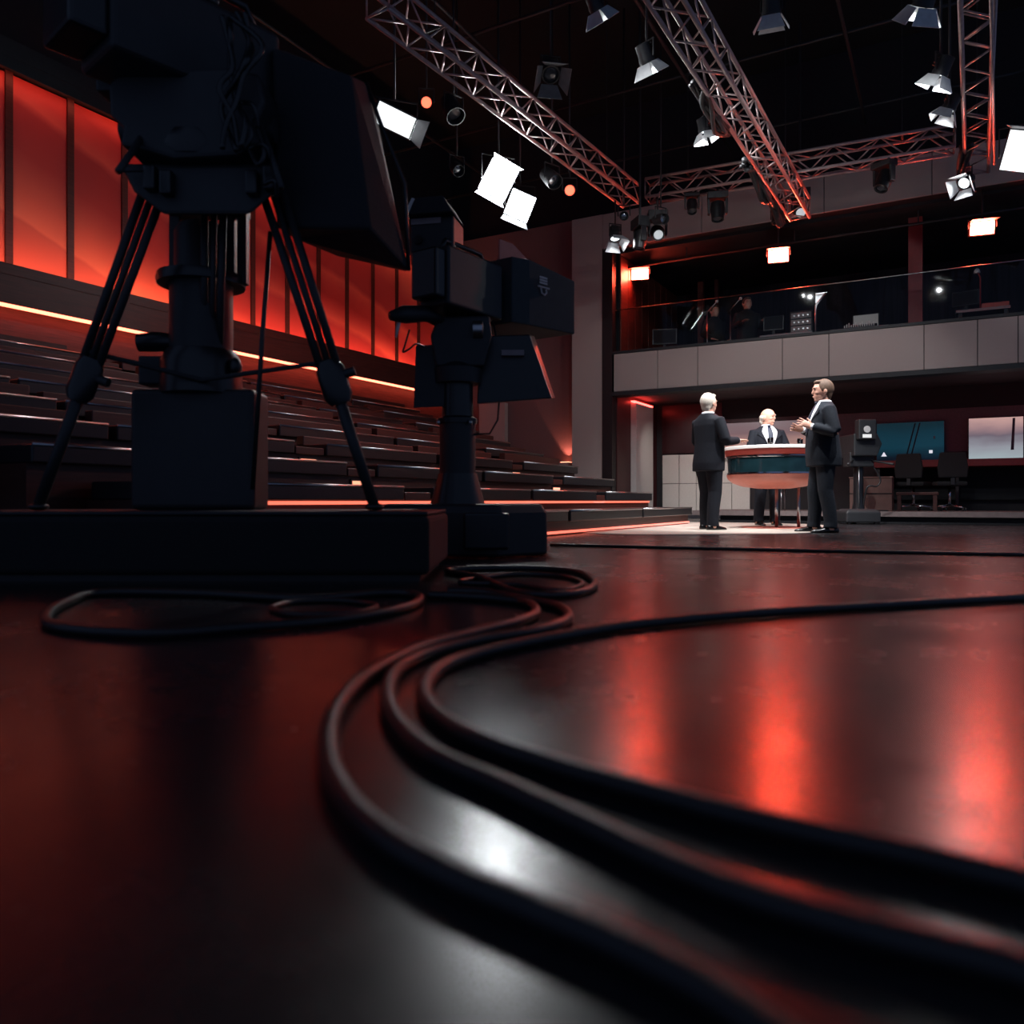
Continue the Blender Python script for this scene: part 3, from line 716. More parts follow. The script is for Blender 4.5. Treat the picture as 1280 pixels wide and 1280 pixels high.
    # eyes and brows
    for s in (1, -1):
        MB(HR).ell((.088, .031*s, 1.688), (.008, .009, .004), 8, 6).build('eye', mat('dark_eye', (40, 32, 30), .3), root, True)
        MB(HR).tube([(.094, .015*s, 1.708), (.099, .032*s, 1.713), (.088, .05*s, 1.708)], [.003, .004, .003], 6).build('eyebrow', hairm, root, True)
    # hair
    hb = MB(HR)
    if hair == 'full':
        hb.ell((-.016, 0, 1.702), (.098, .086, .112), 22, 14)
        hb.ell((.045, 0, 1.775), (.045, .058, .028), 16, 8)
        for s in (1, -1): hb.ell((.0, .070*s, 1.695), (.035, .016, .035), 10, 8)
        hb.tube([(-.05, 0, 1.67), (-.052, 0, 1.61), (-.044, 0, 1.575)], [(.052, .068), (.036, .058), (.018, .046)], 14, side=(1,0,0))
    else:
        hb.ell((-.026, 0, 1.668), (.088, .086, .062), 22, 12)
        hb.tube([(-.06, 0, 1.66), (-.074, 0, 1.60), (-.064, 0, 1.57)], [(.045, .066), (.032, .056), (.018, .042)], 14, side=(1,0,0))
    ho = hb.build('hair', hairm, root, True); remesh(ho, .007*lod, 3)
    # ---------- trousers
    t = MB()
    t.loft([ring(.80, 0, .155, .115), ring(.88, -.005, .172, .13), ring(.98, 0, .165, .125+belly*.5)])
    for s in (1, -1):
        hip, kn, an = legs[s]
        t.tube([hip+V((0, 0, .03)), hip+V((0, .005*s, -.08)), (hip+kn)/2, kn, (kn+an)/2+V((-.008,0,0)), an+V((0,0,.03)), an+V((.006,0,-.035))], [.105, .105, .094, .080, .074, .068, .072], 16)
    to = t.build('trousers', suit, root, True); remesh(to, .009*lod, 3)
    # ---------- jacket
    prof = [(.76, -.008, .200, .142+belly*.8), (.86, -.004, .198, .146+belly), (1.0, .006, .186, .138+belly), (1.12, .010, .184, .134+belly*.8), (1.25, .008, .200, .134+belly*.4), (1.35, .0, .212, .130), (1.42, -.008, .196, .110), (1.47, -.014, .135, .088), (1.505, -.016, .082, .070)]
    j = MB(); n = 28
    def surf(z, a, off=0.0):
        for i in range(len(prof)-1):
            if prof[i][0] <= z <= prof[i+1][0]:
                f = (z-prof[i][0])/(prof[i+1][0]-prof[i][0]); q = [prof[i][m]*(1-f)+prof[i+1][m]*f for m in range(4)]; break
        c, s_ = math.cos(a), math.sin(a); e = .82
        return V((q[1] + (q[3]+off)*math.copysign(abs(c)**e, c), (q[2]+off)*math.copysign(abs(s_)**e, s_), z))
    j.loft([[surf(z, 2*math.pi*i/n) for i in range(n)] for z in [p_[0] for p_ in prof]])
    for s in (1, -1):
        el, wr, hd, pn = [V(a) for a in arms[s]]
        sh = V((-.008, .178*s, 1.392))
        j.tube([V((-.01, .11*s, 1.40)), sh, sh+(el-sh)*.4, el+(sh-el)*.08, el, (el+wr)/2, wr-(wr-el).normalized()*.015], [.068, .078, .070, .063, .062, .056, .049], 14)
    jo = j.build('jacket', suit, root, True); remesh(jo, .009*lod, 4)
    # ---------- shirt front, collar, tie, cuffs
    if shirt:
        def patch(z0, z1, w0, w1, off, steps=8, m=6):
            pb = MB(); rows = []
            for i in range(steps+1):
                z = z0+(z1-z0)*i/steps; wv_ = w0+(w1-w0)*i/steps
                rows.append([surf(z, wv_*(2*q_/m-1), off) for q_ in range(m+1)])
            vs = [p_ for r_ in rows for p_ in r_]; inn = [p_ - V((.012, 0, 0)) for p_ in vs]; N = len(vs); fs = []
            for i in range(steps):
                for q_ in range(m):
                    a = i*(m+1)+q_; f_ = (a, a+1, a+m+2, a+m+1); fs += [f_, tuple(x_+N for x_ in f_[::-1])]
            edge = [i*(m+1) for i in range(steps+1)] + [steps*(m+1)+q_ for q_ in range(1, m+1)] + [i*(m+1)+m for i in range(steps-1, -1, -1)] + [q_ for q_ in range(m-1, 0, -1)]
            for e_ in range(len(edge)):
                a, c_ = edge[e_], edge[(e_+1) % len(edge)]; fs.append((a, c_, c_+N, a+N))
            pb.add(vs+inn, fs); return pb
        sh_ = patch(1.14, 1.50, .015, .62, .004).build('shirt', SHIRT, root, True)
        patch(1.12, 1.495, .075, .11, .010).build('tie', TIE, root, True)
        MB().tube([(.066, 0, 1.487), (.07, 0, 1.512)], [.02, .022], 8).build('tie_knot', TIE, root, True)
    cb = MB(); cb.lathe([(.060, 1.485), (.078, 1.488), (.072, 1.520), (.064, 1.525), (.058, 1.505)], 24, 2, (-.012, 0, 0)); cb.build('collar', SHIRT if shirt else suit, root, True)
    for s in (1, -1):
        el, wr, hd, pn = [V(a) for a in arms[s]]; u = (wr-el).normalized()
        MB().tube([wr-u*.03, wr+u*.006], [.036, .036], 14).build('cuff', SHIRT if shirt else suit, root, True)
        # lapels
        if shirt:
            vs = [surf(1.14, .03*s, .010), surf(1.30, .34*s, .010), surf(1.47, .62*s, .008), surf(1.40, .78*s, .010), surf(1.36, .72*s, .012), surf(1.37, .86*s, .012)]
            inn = [v_-V((.012, 0, 0)) for v_ in vs]
            MB().add(vs+inn, [(0,1,2,3,4,5), (11,10,9,8,7,6)] + [(i, (i+1)%6, 6+(i+1)%6, 6+i) for i in range(6)]).build('lapel', suit, root)
        # shoes
        an = legs[s][2]; sb = MB()
        sec = []
        for x_, hw_, ht_ in [(-.085, .022, .05), (-.07, .034, .075), (-.02, .038, .085), (.04, .040, .078), (.10, .047, .055), (.16, .046, .044), (.195, .034, .034), (.21, .014, .02)]:
            sec.append([(an.x+x_, an.y+hw_*c_*1.0, z_*ht_) for c_, z_ in [(-1, .0), (-1.02, .35), (-.8, .75), (-.4, 1), (.4, 1), (.8, .75), (1.02, .35), (1, .0)]])
        sb.loft(sec); so_ = sb.build('shoe', SHOE, root, True)
        sd_ = so_.modifiers.new('sub', 'SUBSURF'); sd_.levels = 1; sd_.render_levels = 1
    return root
WHITEHAIR = mat('white_hair', (200, 190, 176), .8, scale=90, vary=.15)
BROWNHAIR = mat('brown_hair', (92, 68, 52), .7, scale=90, vary=.3)
qL = on_z(886, 662.5, 0); qR = on_z(1029, 665.5, 0); qF = on_z(959, 657, 0)
fL = RT*.88 + FW*.47
person('white haired man in dark suit with one forearm on the desk, his back half turned', qL, fL, 1.775,
       {-1: ((.02, -.27, 1.13), (.27, -.20, 1.155), (1, .15, .02), (.1, .2, 1)), 1: ((.05, .27, 1.13), (.27, .17, 1.16), (1, -.3, .02), (0, 0, 1))},
       head_yaw=.12, hair='full', hairm=WHITEHAIR, belly=.015, stance=(.07, -.03))
fR = -RT*.97 + FW*.10
person('brown haired man in charcoal suit gesturing with both hands in front of him', qR, fR, 1.835,
       {1: ((-.05, .27, 1.13), (.165, .17, 1.21), (1, -.15, .45), (.25, .9, .25)), -1: ((-.02, -.27, 1.13), (.18, -.13, 1.20), (1, .3, .25), (.2, -.9, .3))},
       head_yaw=-.05, head_pitch=.03, hair='full', hairm=BROWNHAIR, suit=SUIT2, belly=.035, stance=(-.03, .08))
fF = -FW*.98 + RT*.05
person('balding white haired man in dark suit and tie, facing over the desk', qF, fF, 1.79,
       {1: ((.06, .26, 1.13), (.26, .16, 1.12), (1, -.5, -.03), (0, 0, 1)), -1: ((.06, -.26, 1.13), (.26, -.16, 1.12), (1, .5, -.03), (0, 0, 1))},
       head_yaw=.75, head_pitch=.05, hair='bald', hairm=WHITEHAIR, belly=.01)

# ================================================================== recess: screens, counter, chairs
def screen(label, px0, px1, y0, y1, Y, m, name='wall_monitor', extra=None):
    a = on_y(px0, 550, Y); c = on_y(px1, 550, Y)
    zt = on_y((px0+px1)/2, y0, Y).z; zb = on_y((px0+px1)/2, y1, Y).z
    root = thing(name, label, 'screen', ((a.x+c.x)/2, Y, zb), 0, 'screens on the recess wall')
    w_ = (c.x-a.x)/2; h_ = zt-zb
    MB().box((-w_-.015, 0, -.015), (w_+.015, YR-.031-Y, h_+.015)).build('casing', BLACKG, root, bevel=.005)
    MB().box((-w_, -.006, 0), (w_, .001, h_)).build('display', m, root)
    MB().box((-.1, -.012, -.035), (.1, .01, -.015)).build('sensor_bar', STEEL, root)
    return root, w_, h_
def display_mat(name, cols, strength, ang=0, scale=1.0, dist=1.5):
    m = bpy.data.materials.new(name); m.use_nodes = True; nt = m.node_tree; b = nt.nodes['Principled BSDF']
    b.inputs['Base Color'].default_value = (.01, .01, .012, 1); b.inputs['Roughness'].default_value = .2
    tc = nt.nodes.new('ShaderNodeTexCoord'); mp = nt.nodes.new('ShaderNodeMapping'); mp.inputs['Rotation'].default_value = (0, ang, 0); mp.inputs['Scale'].default_value = (.35, 1, 1)
    nt.links.new(tc.outputs['Generated'], mp.inputs[0])
    n = nt.nodes.new('ShaderNodeTexNoise'); n.inputs['Scale'].default_value = 3*scale; n.inputs['Detail'].default_value = 3
    nt.links.new(mp.outputs[0], n.inputs['Vector'])
    sx = nt.nodes.new('ShaderNodeSeparateXYZ'); nt.links.new(mp.outputs[0], sx.inputs[0])
    ad = nt.nodes.new('ShaderNodeMath'); ad.operation = 'MULTIPLY_ADD'; ad.inputs[1].default_value = .3*dist
    nt.links.new(n.outputs['Fac'], ad.inputs[0]); nt.links.new(sx.outputs['Z'], ad.inputs[2])
    s2 = nt.nodes.new('ShaderNodeMath'); s2.operation = 'SUBTRACT'; s2.inputs[1].default_value = .15*dist; nt.links.new(ad.outputs[0], s2.inputs[0])
    cr = nt.nodes.new('ShaderNodeValToRGB'); e = cr.color_ramp.elements
    for i, (p_, c_) in enumerate(cols):
        el = e[i] if i < 2 else e.new(p_)
        el.position = p_; el.color = (*lin(c_), 1)
    nt.links.new(s2.outputs[0], cr.inputs[0]); nt.links.new(cr.outputs[0], b.inputs['Emission Color']); b.inputs['Emission Strength'].default_value = strength
    return m
sky = display_mat('pale_sky_picture', [(0, (172, 186, 192)), (1, (214, 170, 164)), (.3, (158, 160, 170)), (.55, (120, 108, 120)), (.75, (168, 136, 140))], .8)
teal = display_mat('teal_picture', [(0, (12, 28, 44)), (1, (16, 52, 62)), (.35, (22, 74, 92)), (.7, (18, 66, 82))], .5, .1)
s1, w1, h1 = screen('wide wall screen with a teal picture behind the office chairs', 1096, 1180, 528, 575, YR-.12, teal)
for dx in (.02, .10):
    MB().prism([(dx-.10, .03), (dx-.075, .03), (dx+.085, h1-.02), (dx+.06, h1-.02)], -.0085, -.0065, 1).build('picture_line', mat('dark_print', (6, 14, 22), .4), s1)
MB().prism([(-w1*.78-.05, .08), (-w1*.78+.05, .08), (-w1*.78, .17)], -.0085, -.0065, 1).build('picture_mark', emis('screen_white', (.9, .9, 1), .8), s1)
MB().prism([(w1*.62-.03, .12), (w1*.62+.03, .12), (w1*.62+.03, .18), (w1*.62-.03, .18)], -.0085, -.0065, 1).build('picture_mark', emis('screen_white', (.9, .9, 1), .8), s1)
MB().prism([(w1*.72-.02, .42), (w1*.72, .38), (w1*.72+.02, .42), (w1*.72, .46)], -.0085, -.0065, 1).build('picture_mark', mat('pale_print', (110, 130, 140), .4), s1)
s2_, w2, h2 = screen('wall screen with a pale sunset sky picture beside the teal screen', 1211, 1279, 522, 573, YR-.12, sky)
MB().prism([(w2*.55, .15), (w2*.55+.05, .15), (w2*.55+.07, h2-.02), (w2*.55+.03, h2-.02)], -.0085, -.0065, 1).build('picture_line', mat('dusk_print', (70, 66, 80), .4), s2_)
screen('long wall screen with a pale pinkish picture behind the balding man', 906, 1012, 527, 572, YR-.12, display_mat('pink_picture', [(0, (196, 150, 140)), (1, (150, 130, 134)), (.4, (206, 160, 150)), (.7, (150, 118, 122))], .62), 'wall_screen')
# counter below the monitors
ca, cb_ = on_y(1092, 580, 16.35).x, FX1-.1
ct = thing('wall_counter', 'long red edged counter under the wall screens', 'counter', (0, 16.35, .2))
MB().box((ca, 0, .80), (cb_, .75, .93)).build('worktop', mat('red_counter_edge', (112, 34, 32), .4), ct, bevel=.006)
for x in (ca+.05, ca+1.35, ca+2.7, cb_-.1): MB().box((x, .05, 0), (x+.05, .7, .80)).build('support', BLACK, ct)
MB().box((ca, .70, .2), (cb_, .74, .80)).build('modesty_panel', DARKWALL, ct)
def office_chair(label, px, Y, rz):
    q = on_y(px, 600, Y)
    r = thing('office_chair', label, 'chair', (q.x, Y, .2), rz, 'office chairs at the counter')
    MB().box((-.24, -.22, .44), (.24, .24, .52)).build('seat', DARKCLOTH, r, bevel=.03)
    MB().prism([(-.22, .58), (.22, .58), (.24, .75), (.20, 1.02), (-.20, 1.02), (-.24, .75)], -.27, -.21, 1).build('backrest', DARKCLOTH, r, bevel=.02)
    MB().box((-.03, -.25, .46), (.03, -.2, .62)).build('back_bracket', BLACK, r)
    MB().cyl((0, 0, .1), (0, 0, .45), .022).build('gas_column', CHROME, r, True)
    for k in range(5):
        a = 2*math.pi*k/5+.3
        leg = MB().tube([(0, 0, .11), (.28*math.cos(a), .28*math.sin(a), .065)], [.022, .014], 8).build('leg', CHROME, r, True)
        MB().lathe([(.004, -.014), (.028, -.012), (.03, 0), (.028, .012), (.004, .014)], 12, 0, (.28*math.cos(a), .28*math.sin(a), .031)).build('castor', BLACK, leg, True)
office_chair('black office chair with chrome star base in front of the counter', 1187, 15.9, .2)
office_chair('black office chair tucked behind the crossbar under the teal screen', 1142, 16.02, -.3)
q = on_y(1157, 640, 15.6)
st = thing('low_stand', 'low dark wooden stand between the office chairs', 'stand', (q.x, 15.4, .2))
MB().box((-.45, -.1, .28), (.2, .1, .33)).build('shelf', WOODD, st, bevel=.005)
for x in (-.43, .12): MB().box((x, -.09, 0), (x+.06, .09, .28)).build('leg', WOODD, st)
# wooden box lectern and black flight case
q0, q1 = on_y(1062, 620, 15.3), on_y(1115, 620, 15.3)
bx = thing('wooden_crate', 'pale brown wooden crate cabinet standing behind the distant camera', 'crate', ((q0.x+q1.x)/2, 15.3, .2))
w_ = (q1.x-q0.x)/2
MB().box((-w_, 0, 0), (w_, .5, .58)).build('body', mat('pale_brown_ply', (122, 92, 84), .6), bx, bevel=.008)
MB().box((-w_-.004, -.012, .30), (w_+.004, .0, .315)).build('groove_strip', DARKWALL, bx)
MB().box((-w_-.01, -.015, .581), (w_+.01, .51, .605)).build('lid', mat('pale_brown_ply', (122, 92, 84), .6), bx, bevel=.004)
q = on_z(1090, 653, 0)
fc = thing('flight_case', 'small black flight case on the floor beside the distant camera', 'case', q - FW*.2, YAW)
MB().box((-.2, 0, .02), (.2, .35, .22)).build('case', BLACK, fc, bevel=.015)
MB().box((-.205, -.005, .15), (.205, .355, .165)).build('lid_seam', STEEL, fc)
MB().tube([(-.06, -.01, .1), (-.06, -.03, .1), (.06, -.03, .1), (.06, -.01, .1)], .007, 6).build('handle', STEEL, fc)
for x in (-.17, .17):
    for y in (.04, .31): MB().cyl((x, y, 0), (x, y, .025), .02).build('foot', RUBBER, fc)
# side table with tubular legs behind the desk
q = on_y(1000, 640, 15.3)
tb = thing('tubular_stool', 'small dark stool with thin steel legs behind the round desk', 'stool', (q.x, 15.3, .2))
MB().box((-.32, -.2, .42), (.28, .2, .47)).build('seat', BLACK, tb, bevel=.01)
for x in (-.3, .26):
    for y in (-.18, .18): MB().cyl((x, y, 0), (x, y, .42), .014).build('leg', STEEL, tb, True)
# thin floor cord hanging by the pale wall
o = MB().tube(spline([Vector((on_y(900, 560, YR-.05).x, YR-.05, 1.3)), Vector((on_y(899, 600, YR-.05).x, YR-.05, .7)), Vector((on_y(897, 630, YR-.05).x, YR-.06, .15)), Vector((on_y(896, 650, YR-.05).x, YR-.15, .008))], 6), .006, 6).build('power_cord', BLACK, None, True)
tag(o, 'thin black cord hanging down the pale tiled wall', 'cord')

# ================================================================== on the balcony
FB = 2.74
def balc(px, py, Y): q = on_y(px, py, Y); return Vector((q.x, Y, q.z))
# people dimly lit in red
q = balc(934, 380, 16.2)
person('dimly red lit person standing on the balcony with forearms raised', (q.x, 16.2, FB), Vector((.55, -.8, 0)), 1.72,
       {1: ((.05, .27, 1.15), (.3, .2, 1.22), (1, -.2, .1), (0, 0, 1)), -1: ((.05, -.27, 1.15), (.3, -.2, 1.2), (1, .2, .1), (0, 0, 1))}, hair='full', hairm=BROWNHAIR, suit=mat('black_jersey', (24, 24, 26), .8), shirt=False, lod=1.8)
q = balc(893, 375, 16.6)
person('dark clothed person standing on the balcony beside the red lit one', (q.x, 16.6, FB), Vector((.7, -.6, 0)), 1.74,
       {1: ((.0, .27, 1.13), (.2, .2, 1.0), (1, -.2, -.3), (0, 0, 1)), -1: ((.0, -.27, 1.13), (.2, -.2, 1.0), (1, .2, -.3), (0, 0, 1))}, hair='full', hairm=BROWNHAIR, suit=mat('black_jersey', (24, 24, 26), .8), shirt=False, lod=1.8)
def desk_monitor(label, p, rz, w_=.5, h_=.32, front=None, arm=True):
    r = thing('desk_monitor', label, 'monitor', p, rz, 'monitors on the balcony desks')
    MB().box((-.12, -.09, 0), (.12, .09, .015)).build('foot', BLACK, r, bevel=.005)
    MB().box((-.025, -.02, .012), (.025, .02, .2)).build('stem', BLACK, r)
    MB().box((-w_/2, -.03, .13), (w_/2, .03, .13+h_)).build('casing', BLACKG, r, bevel=.01)
    MB().box((-w_/2+.02, -.034, .15), (w_/2-.02, -.029, .11+h_)).build('screen', front or mat('dark_screen', (22, 22, 27), .6, spec=.2), r)
def mixing_desk(label, x0, x1, Y, z):
    r = thing('mixing_desk', label, 'desk', ((x0+x1)/2, Y, FB)); w_ = (x1-x0)/2
    MB().box((-w_, -.28, z-FB-.05), (w_, .34, z-FB)).build('top', mat('grey_desk_top', (120, 118, 122), .4), r, bevel=.006)
    for x in (-w_+.04, w_-.1): MB().box((x, -.24, 0), (x+.06, .3, z-FB-.05)).build('leg', BLACK, r)
    MB().prism([(-.22, 0), (.2, 0), (.2, .14), (-.22, .05)], -w_*.55, w_*.55, 0).build('console', BLACK, r, loc=(0, 0, z-FB+.001))
    for i in range(14):
        x = -w_*.5 + w_*i/13
        MB().box((x-.008, -.235, 0), (x+.008, -.215, .04+.02*(i % 3))).build('fader', mat('pale_knob', (200, 198, 196), .5), r, loc=(0, 0, z-FB+.02))
    return r
a, c = balc(1040, 398, 15.6), balc(1112, 398, 15.6)
mixing_desk('mixing desk with pale faders on the balcony left of the red pillar', a.x, c.x, 15.6, 3.47)
desk_monitor('monitor with a pale screen strip standing behind the mixing desk', ((a.x+c.x)/2+.05, 16.1, 3.47), math.radians(0), .46, .26, emis('pale_monitor', (.8, .78, .76), .10))
tbs = thing('balcony_table', 'dark table behind the mixing desk on the balcony', 'table', ((a.x+c.x)/2, 16.2, FB))
MB().box((-.8, -.22, .69), (.8, .3, .73)).build('top', BLACK, tbs, bevel=.005)
for x in (-.76, .7): MB().box((x, -.2, 0), (x+.06, .28, .69)).build('leg', BLACK, tbs)
for i, (pa, pb, lab) in enumerate([(808, 852, 'dark table at the wooden corner of the balcony'), (953, 1018, 'equipment table beside the red lit person on the balcony'), (1195, 1262, 'table beyond the red pillar on the balcony')]):
    A, C = balc(pa, 400, 15.7), balc(pb, 400, 15.7); z = [3.46, 3.52, 3.62][i]
    r = thing('balcony_table', lab, 'table', ((A.x+C.x)/2, 15.7, FB)); w_ = (C.x-A.x)/2
    MB().box((-w_, -.25, z-FB-.05), (w_, .3, z-FB)).build('top', mat('grey_desk_top', (120, 118, 122), .4), r, bevel=.005)
    for x in (-w_+.03, w_-.09): MB().box((x, -.22, 0), (x+.06, .27, z-FB-.05)).build('leg', BLACK, r)
    if i == 0: desk_monitor('dark monitor on the table at the wooden corner of the balcony', ((A.x+C.x)/2, 15.75, z), .3)
    if i == 1:
        desk_monitor('dark monitor on the equipment table beside the red lit person', (A.x+.2, 15.75, z), .1, .38, .28)
        k = thing('equipment_rack', 'small equipment rack with red lit knobs on the balcony table', 'rack', (C.x-.22, 15.75, z))
        MB().box((-.2, -.15, 0), (.2, .18, .42)).build('case', BLACK, k, bevel=.008)
        for u in range(3):
            un = MB().box((-.18, -.165, .03+u*.125), (.18, -.149, .135+u*.125)).build('unit', mat('grey_rack_face', (110, 106, 106), .4), k, bevel=.004)
            for v in range(4): MB().cyl((-.12+v*.08, -.165, .08+u*.125), (-.12+v*.08, -.185, .08+u*.125), .015, n=10).build('knob', STEEL, un)
    if i == 2:
        desk_monitor('dark monitor on the table beyond the red pillar', (A.x+.15, 15.8, z), -.2, .42, .26)
        k = thing('desk_lamp', 'thin desk lamp with a small red lit head beyond the red pillar', 'lamp', (A.x+.36, 15.62, z))
        MB().lathe([(.01, 0), (.07, 0), (.065, .02), (.01, .025)], 16).build('base', BLACK, k, True)
        MB().tube([(0, 0, .02), (0, 0, .55), (-.05, -.02, .68)], .01, 8).build('stem', mat('red_enamel', (150, 40, 36), .4), k, True)
        MB().lathe([(.05, -.03), (.04, .02), (.015, .05), (.01, .03)], 14, 2, (-.05, -.02, .66)).build('shade', mat('pale_knob', (200, 198, 196), .5), k, True)
        bxo = MB().box((-.2, -.12, 0), (.2, .12, .1)).build('control_box', mat('red_brown_box', (150, 82, 70), .5), None, bevel=.01); bxo.location = (C.x-.21, 15.7, z+.0005)
        tag(bxo, 'low reddish control box on the table beyond the red pillar', 'box')
for i, (px, lab) in enumerate([(884, 'slim microphone stand before the dark clothed person on the balcony'), (913, 'slim microphone stand beside the red lit person on the balcony')]):
    A = balc(px, 390, 15.5)
    r = thing('microphone_stand', lab, 'microphone stand', (A.x, 15.5, FB), 0, 'microphone stands on the balcony')
    MB().lathe([(.01, 0), (.13, 0), (.12, .02), (.02, .03), (.01, .03)], 20).build('base', BLACK, r, True)
    MB().cyl((0, 0, .02), (0, 0, 1.35), .011).build('pole', STEEL, r, True)
    MB().tube([(-.05, 0, 1.30), (.2, -.1, 1.5)], .009, 8).build('boom', STEEL, r, True)
    MB().ell((.22, -.11, 1.515), (.03, .03, .03), 12, 8).build('microphone', mat('pale_knob', (200, 198, 196), .5), r, True)
A = balc(1021, 380, 15.2)
r = thing('angled_bracket', 'pale angled steel bracket standing behind the balustrade near the equipment rack', 'bracket', (A.x, 15.05, FB))
MB().tube([(0, 0, 0), (0, 0, 1.15), (.18, 0, 1.35)], .016, 8).build('post', STEEL, r, True)
MB().prism([(0, .98), (.025, 1.15), (.2, 1.36), (0, 1.36)], -.006, .006, 1).build('gusset', STEEL, r)
# ================================================================== studio cameras
# big camera on tripod in front of the seating: standing on a black riser
T1 = 4.05; PX1 = T1/F
def vloc(px, t): p = at_t(px, 626, t); p.z = 0; return p
rz1 = YAW
O1 = vloc(252, T1)
def L1(px, py, dy=0): return Vector((((px-640)*(T1+dy)-(252-640)*T1)/F, dy, CH + (HZ-py)*PX1*(1+dy/T1)))      # picture point -> local metres of this rig
rs = thing('camera_riser', 'long black riser box carrying the tripod camera', 'riser', vloc(252, T1), rz1)
xa, xb2 = -1.36, 1.20
MB().box((xa, -.34, .03), (xb2, .75, .31)).build('box', mat('black_carpeted_riser', (20, 20, 22), .85, bump=.3, scale=90), rs, bevel=.03, seg=3)
MB().box((xa+.01, -.33, .312), (xb2-.01, .74, .33)).build('deck', BLACK, rs, bevel=.006)
MB().box((xa+.05, -.30, 0), (xb2-.05, .71, .03)).build('plinth', RUBBER, rs)
ZD = .33
tr = thing('tripod_camera', 'large black broadcast camera with hood, twin tube tripod legs and central pedestal column', 'camera', O1, rz1); tr.location.z = ZD
OFF = Vector((0, 0, -ZD))
def leg(a, c, back):
    a, c = Vector(a)+OFF, Vector(c)+OFF; c.z = .02
    u = (c-a).normalized(); sd = u.cross(Vector((0, 1, 0))).normalized() if not back else Vector((1, 0, 0))
    lg = MB()
    for s in (-1, 0, 1):
        lg.tube([a+sd*.05*s, a+(c-a)*.62+sd*.042*s], .021 if s else .017, 10)
    L = lg.build('leg', BLACK, tr, True)
    m = a+(c-a)*.60
    MB().tube([m-u*.09, m-u*.05, m+u*.1, m+u*.14], [(.05,.035), (.075,.045), (.075,.045), (.05,.035)], 12, side=sd).build('leg_clamp', BLACKG, L, 'auto')
    MB().cyl(m+sd*.06, m+sd*.12, .025).build('clamp_knob', BLACK, L, 'auto')
    MB().tube([m, c], [.032, .028], 10).build('lower_leg', BLACK, L, True)
    MB().ell(c+Vector((0,0,.0)), (.05, .05, .02), 12, 8).build('foot_pad', RUBBER, L, True)
leg(L1(198, 222), L1(48, 620), False)
leg(L1(338, 232), L1(468, 615), False)
leg(L1(268, 225, .1), L1(262, 600, .62), True)
# spreader arms
MB().tube([L1(112, 440)+OFF, L1(252, 475, .2)+OFF, L1(412, 452)+OFF], .013, 8).build('spreader', BLACK, tr)
# tripod crown and fluid head
MB().loft([[tuple(L1(px, py, dy)+OFF) for px, dy in ((a, -.12), (b_, -.12), (b_, .14), (a, .14))] for (a, b_, py) in ((205, 312, 268), (168, 345, 240), (150, 350, 205))]).build('crown', BLACK, tr, bevel=.02)
MB().lathe([(.03, 0), (.2, .0), (.22, .05), (.2, .12), (.14, .15), (.03, .15)], 28, 2, L1(252, 210)+OFF).build('bowl', BLACKG, tr, 'auto')
MB().prism([tuple((L1(px, py)+OFF).xz) for px, py in ((158, 128), (168, 118), (215, 112), (300, 108), (338, 116), (346, 150), (334, 176), (340, 200), (312, 214), (236, 218), (196, 206), (172, 202), (176, 180), (160, 166))], -.19, .19, 1).build('fluid_head', BLACK, tr, bevel=.02)
for px, py in ((192, 226), (212, 232), (318, 232), (340, 226)):
    MB().cbox(L1(px, py, -.12)+OFF, (.03, .06, .06)).build('leg_hinge', BLACKG, tr, bevel=.012)
MB().tube([L1(196, 212, -.15)+OFF, L1(152, 213, -.2)+OFF], .011, 8).build('brake_lever', BLACK, tr, True)
for a_, b_ in (((312, 186), (336, 200)), ((330, 230), (346, 246)), ((300, 128), (322, 160))):
    MB().tube(spline([L1(*a_, -.22)+OFF, L1((a_[0]+b_[0])/2+6, (a_[1]+b_[1])/2-12, -.26)+OFF, L1(*b_, -.22)+OFF], 6), .011, 8).build('cable', BLACKG, tr, True)
for px in (160, 340):
    MB().lathe([(.02, -.03), (.06, -.025), (.06, .02), (.02, .03)], 20, 0, L1(px, 165)+OFF).build('drag_knob', BLACK, tr, 'auto')
MB().tube([L1(190, 150)+OFF, L1(165, 190, -.3)+OFF, L1(148, 214, -.45)+OFF], .016, 8).build('pan_bar', BLACK, tr, True)
MB().tube([L1(310, 120)+OFF, L1(338, 190, -.2)+OFF, L1(352, 235, -.28)+OFF], .014, 8).build('pan_bar', BLACK, tr, True)
# camera body, viewfinder and lens
cr_ = Matrix.Translation(L1(235, 70)+OFF) @ Matrix.Rotation(math.radians(-42), 4, 'Z')
MB(cr_).box((-.19, -.45, -.21), (.19, .42, .22)).build('camera_body', BLACK, tr, bevel=.03, seg=3)
MB(cr_).box((-.17, -.62, -.16), (.17, -.45, .18)).build('battery_plate', BLACKG, tr, bevel=.02)
MB(cr_).lathe([(.05, .42), (.13, .43), (.14, .7), (.15, .95), (.12, .96)], 24, 1).build('lens', BLACKG, tr, 'auto')
MB(cr_).box((-.23, -.35, .24), (.15, .1, .52)).build('viewfinder', BLACK, tr, bevel=.02)
MB(cr_).tube([(.12, -.25, .22), (.12, -.2, .32), (.12, .25, .32), (.12, .3, .22)], .022, 8).build('handle', BLACKG, tr, True)
for k in range(5):
    pts = [L1(300+random.uniform(-14,14), 18+j*34, -.3) + OFF + Vector((random.uniform(-.06,.06), random.uniform(-.05,.05), random.uniform(-.03,.03))) for j in range(6)]
    MB().tube(spline(pts, 5), .013, 8).build('cable', BLACKG, tr, True)
MB().tube(spline([L1(318, 150, -.2)+OFF, L1(330, 188, -.25)+OFF, L1(322, 205, -.25)+OFF, L1(310, 180, -.2)+OFF], 6), .012, 8).build('cable', RUBBER, tr, True)
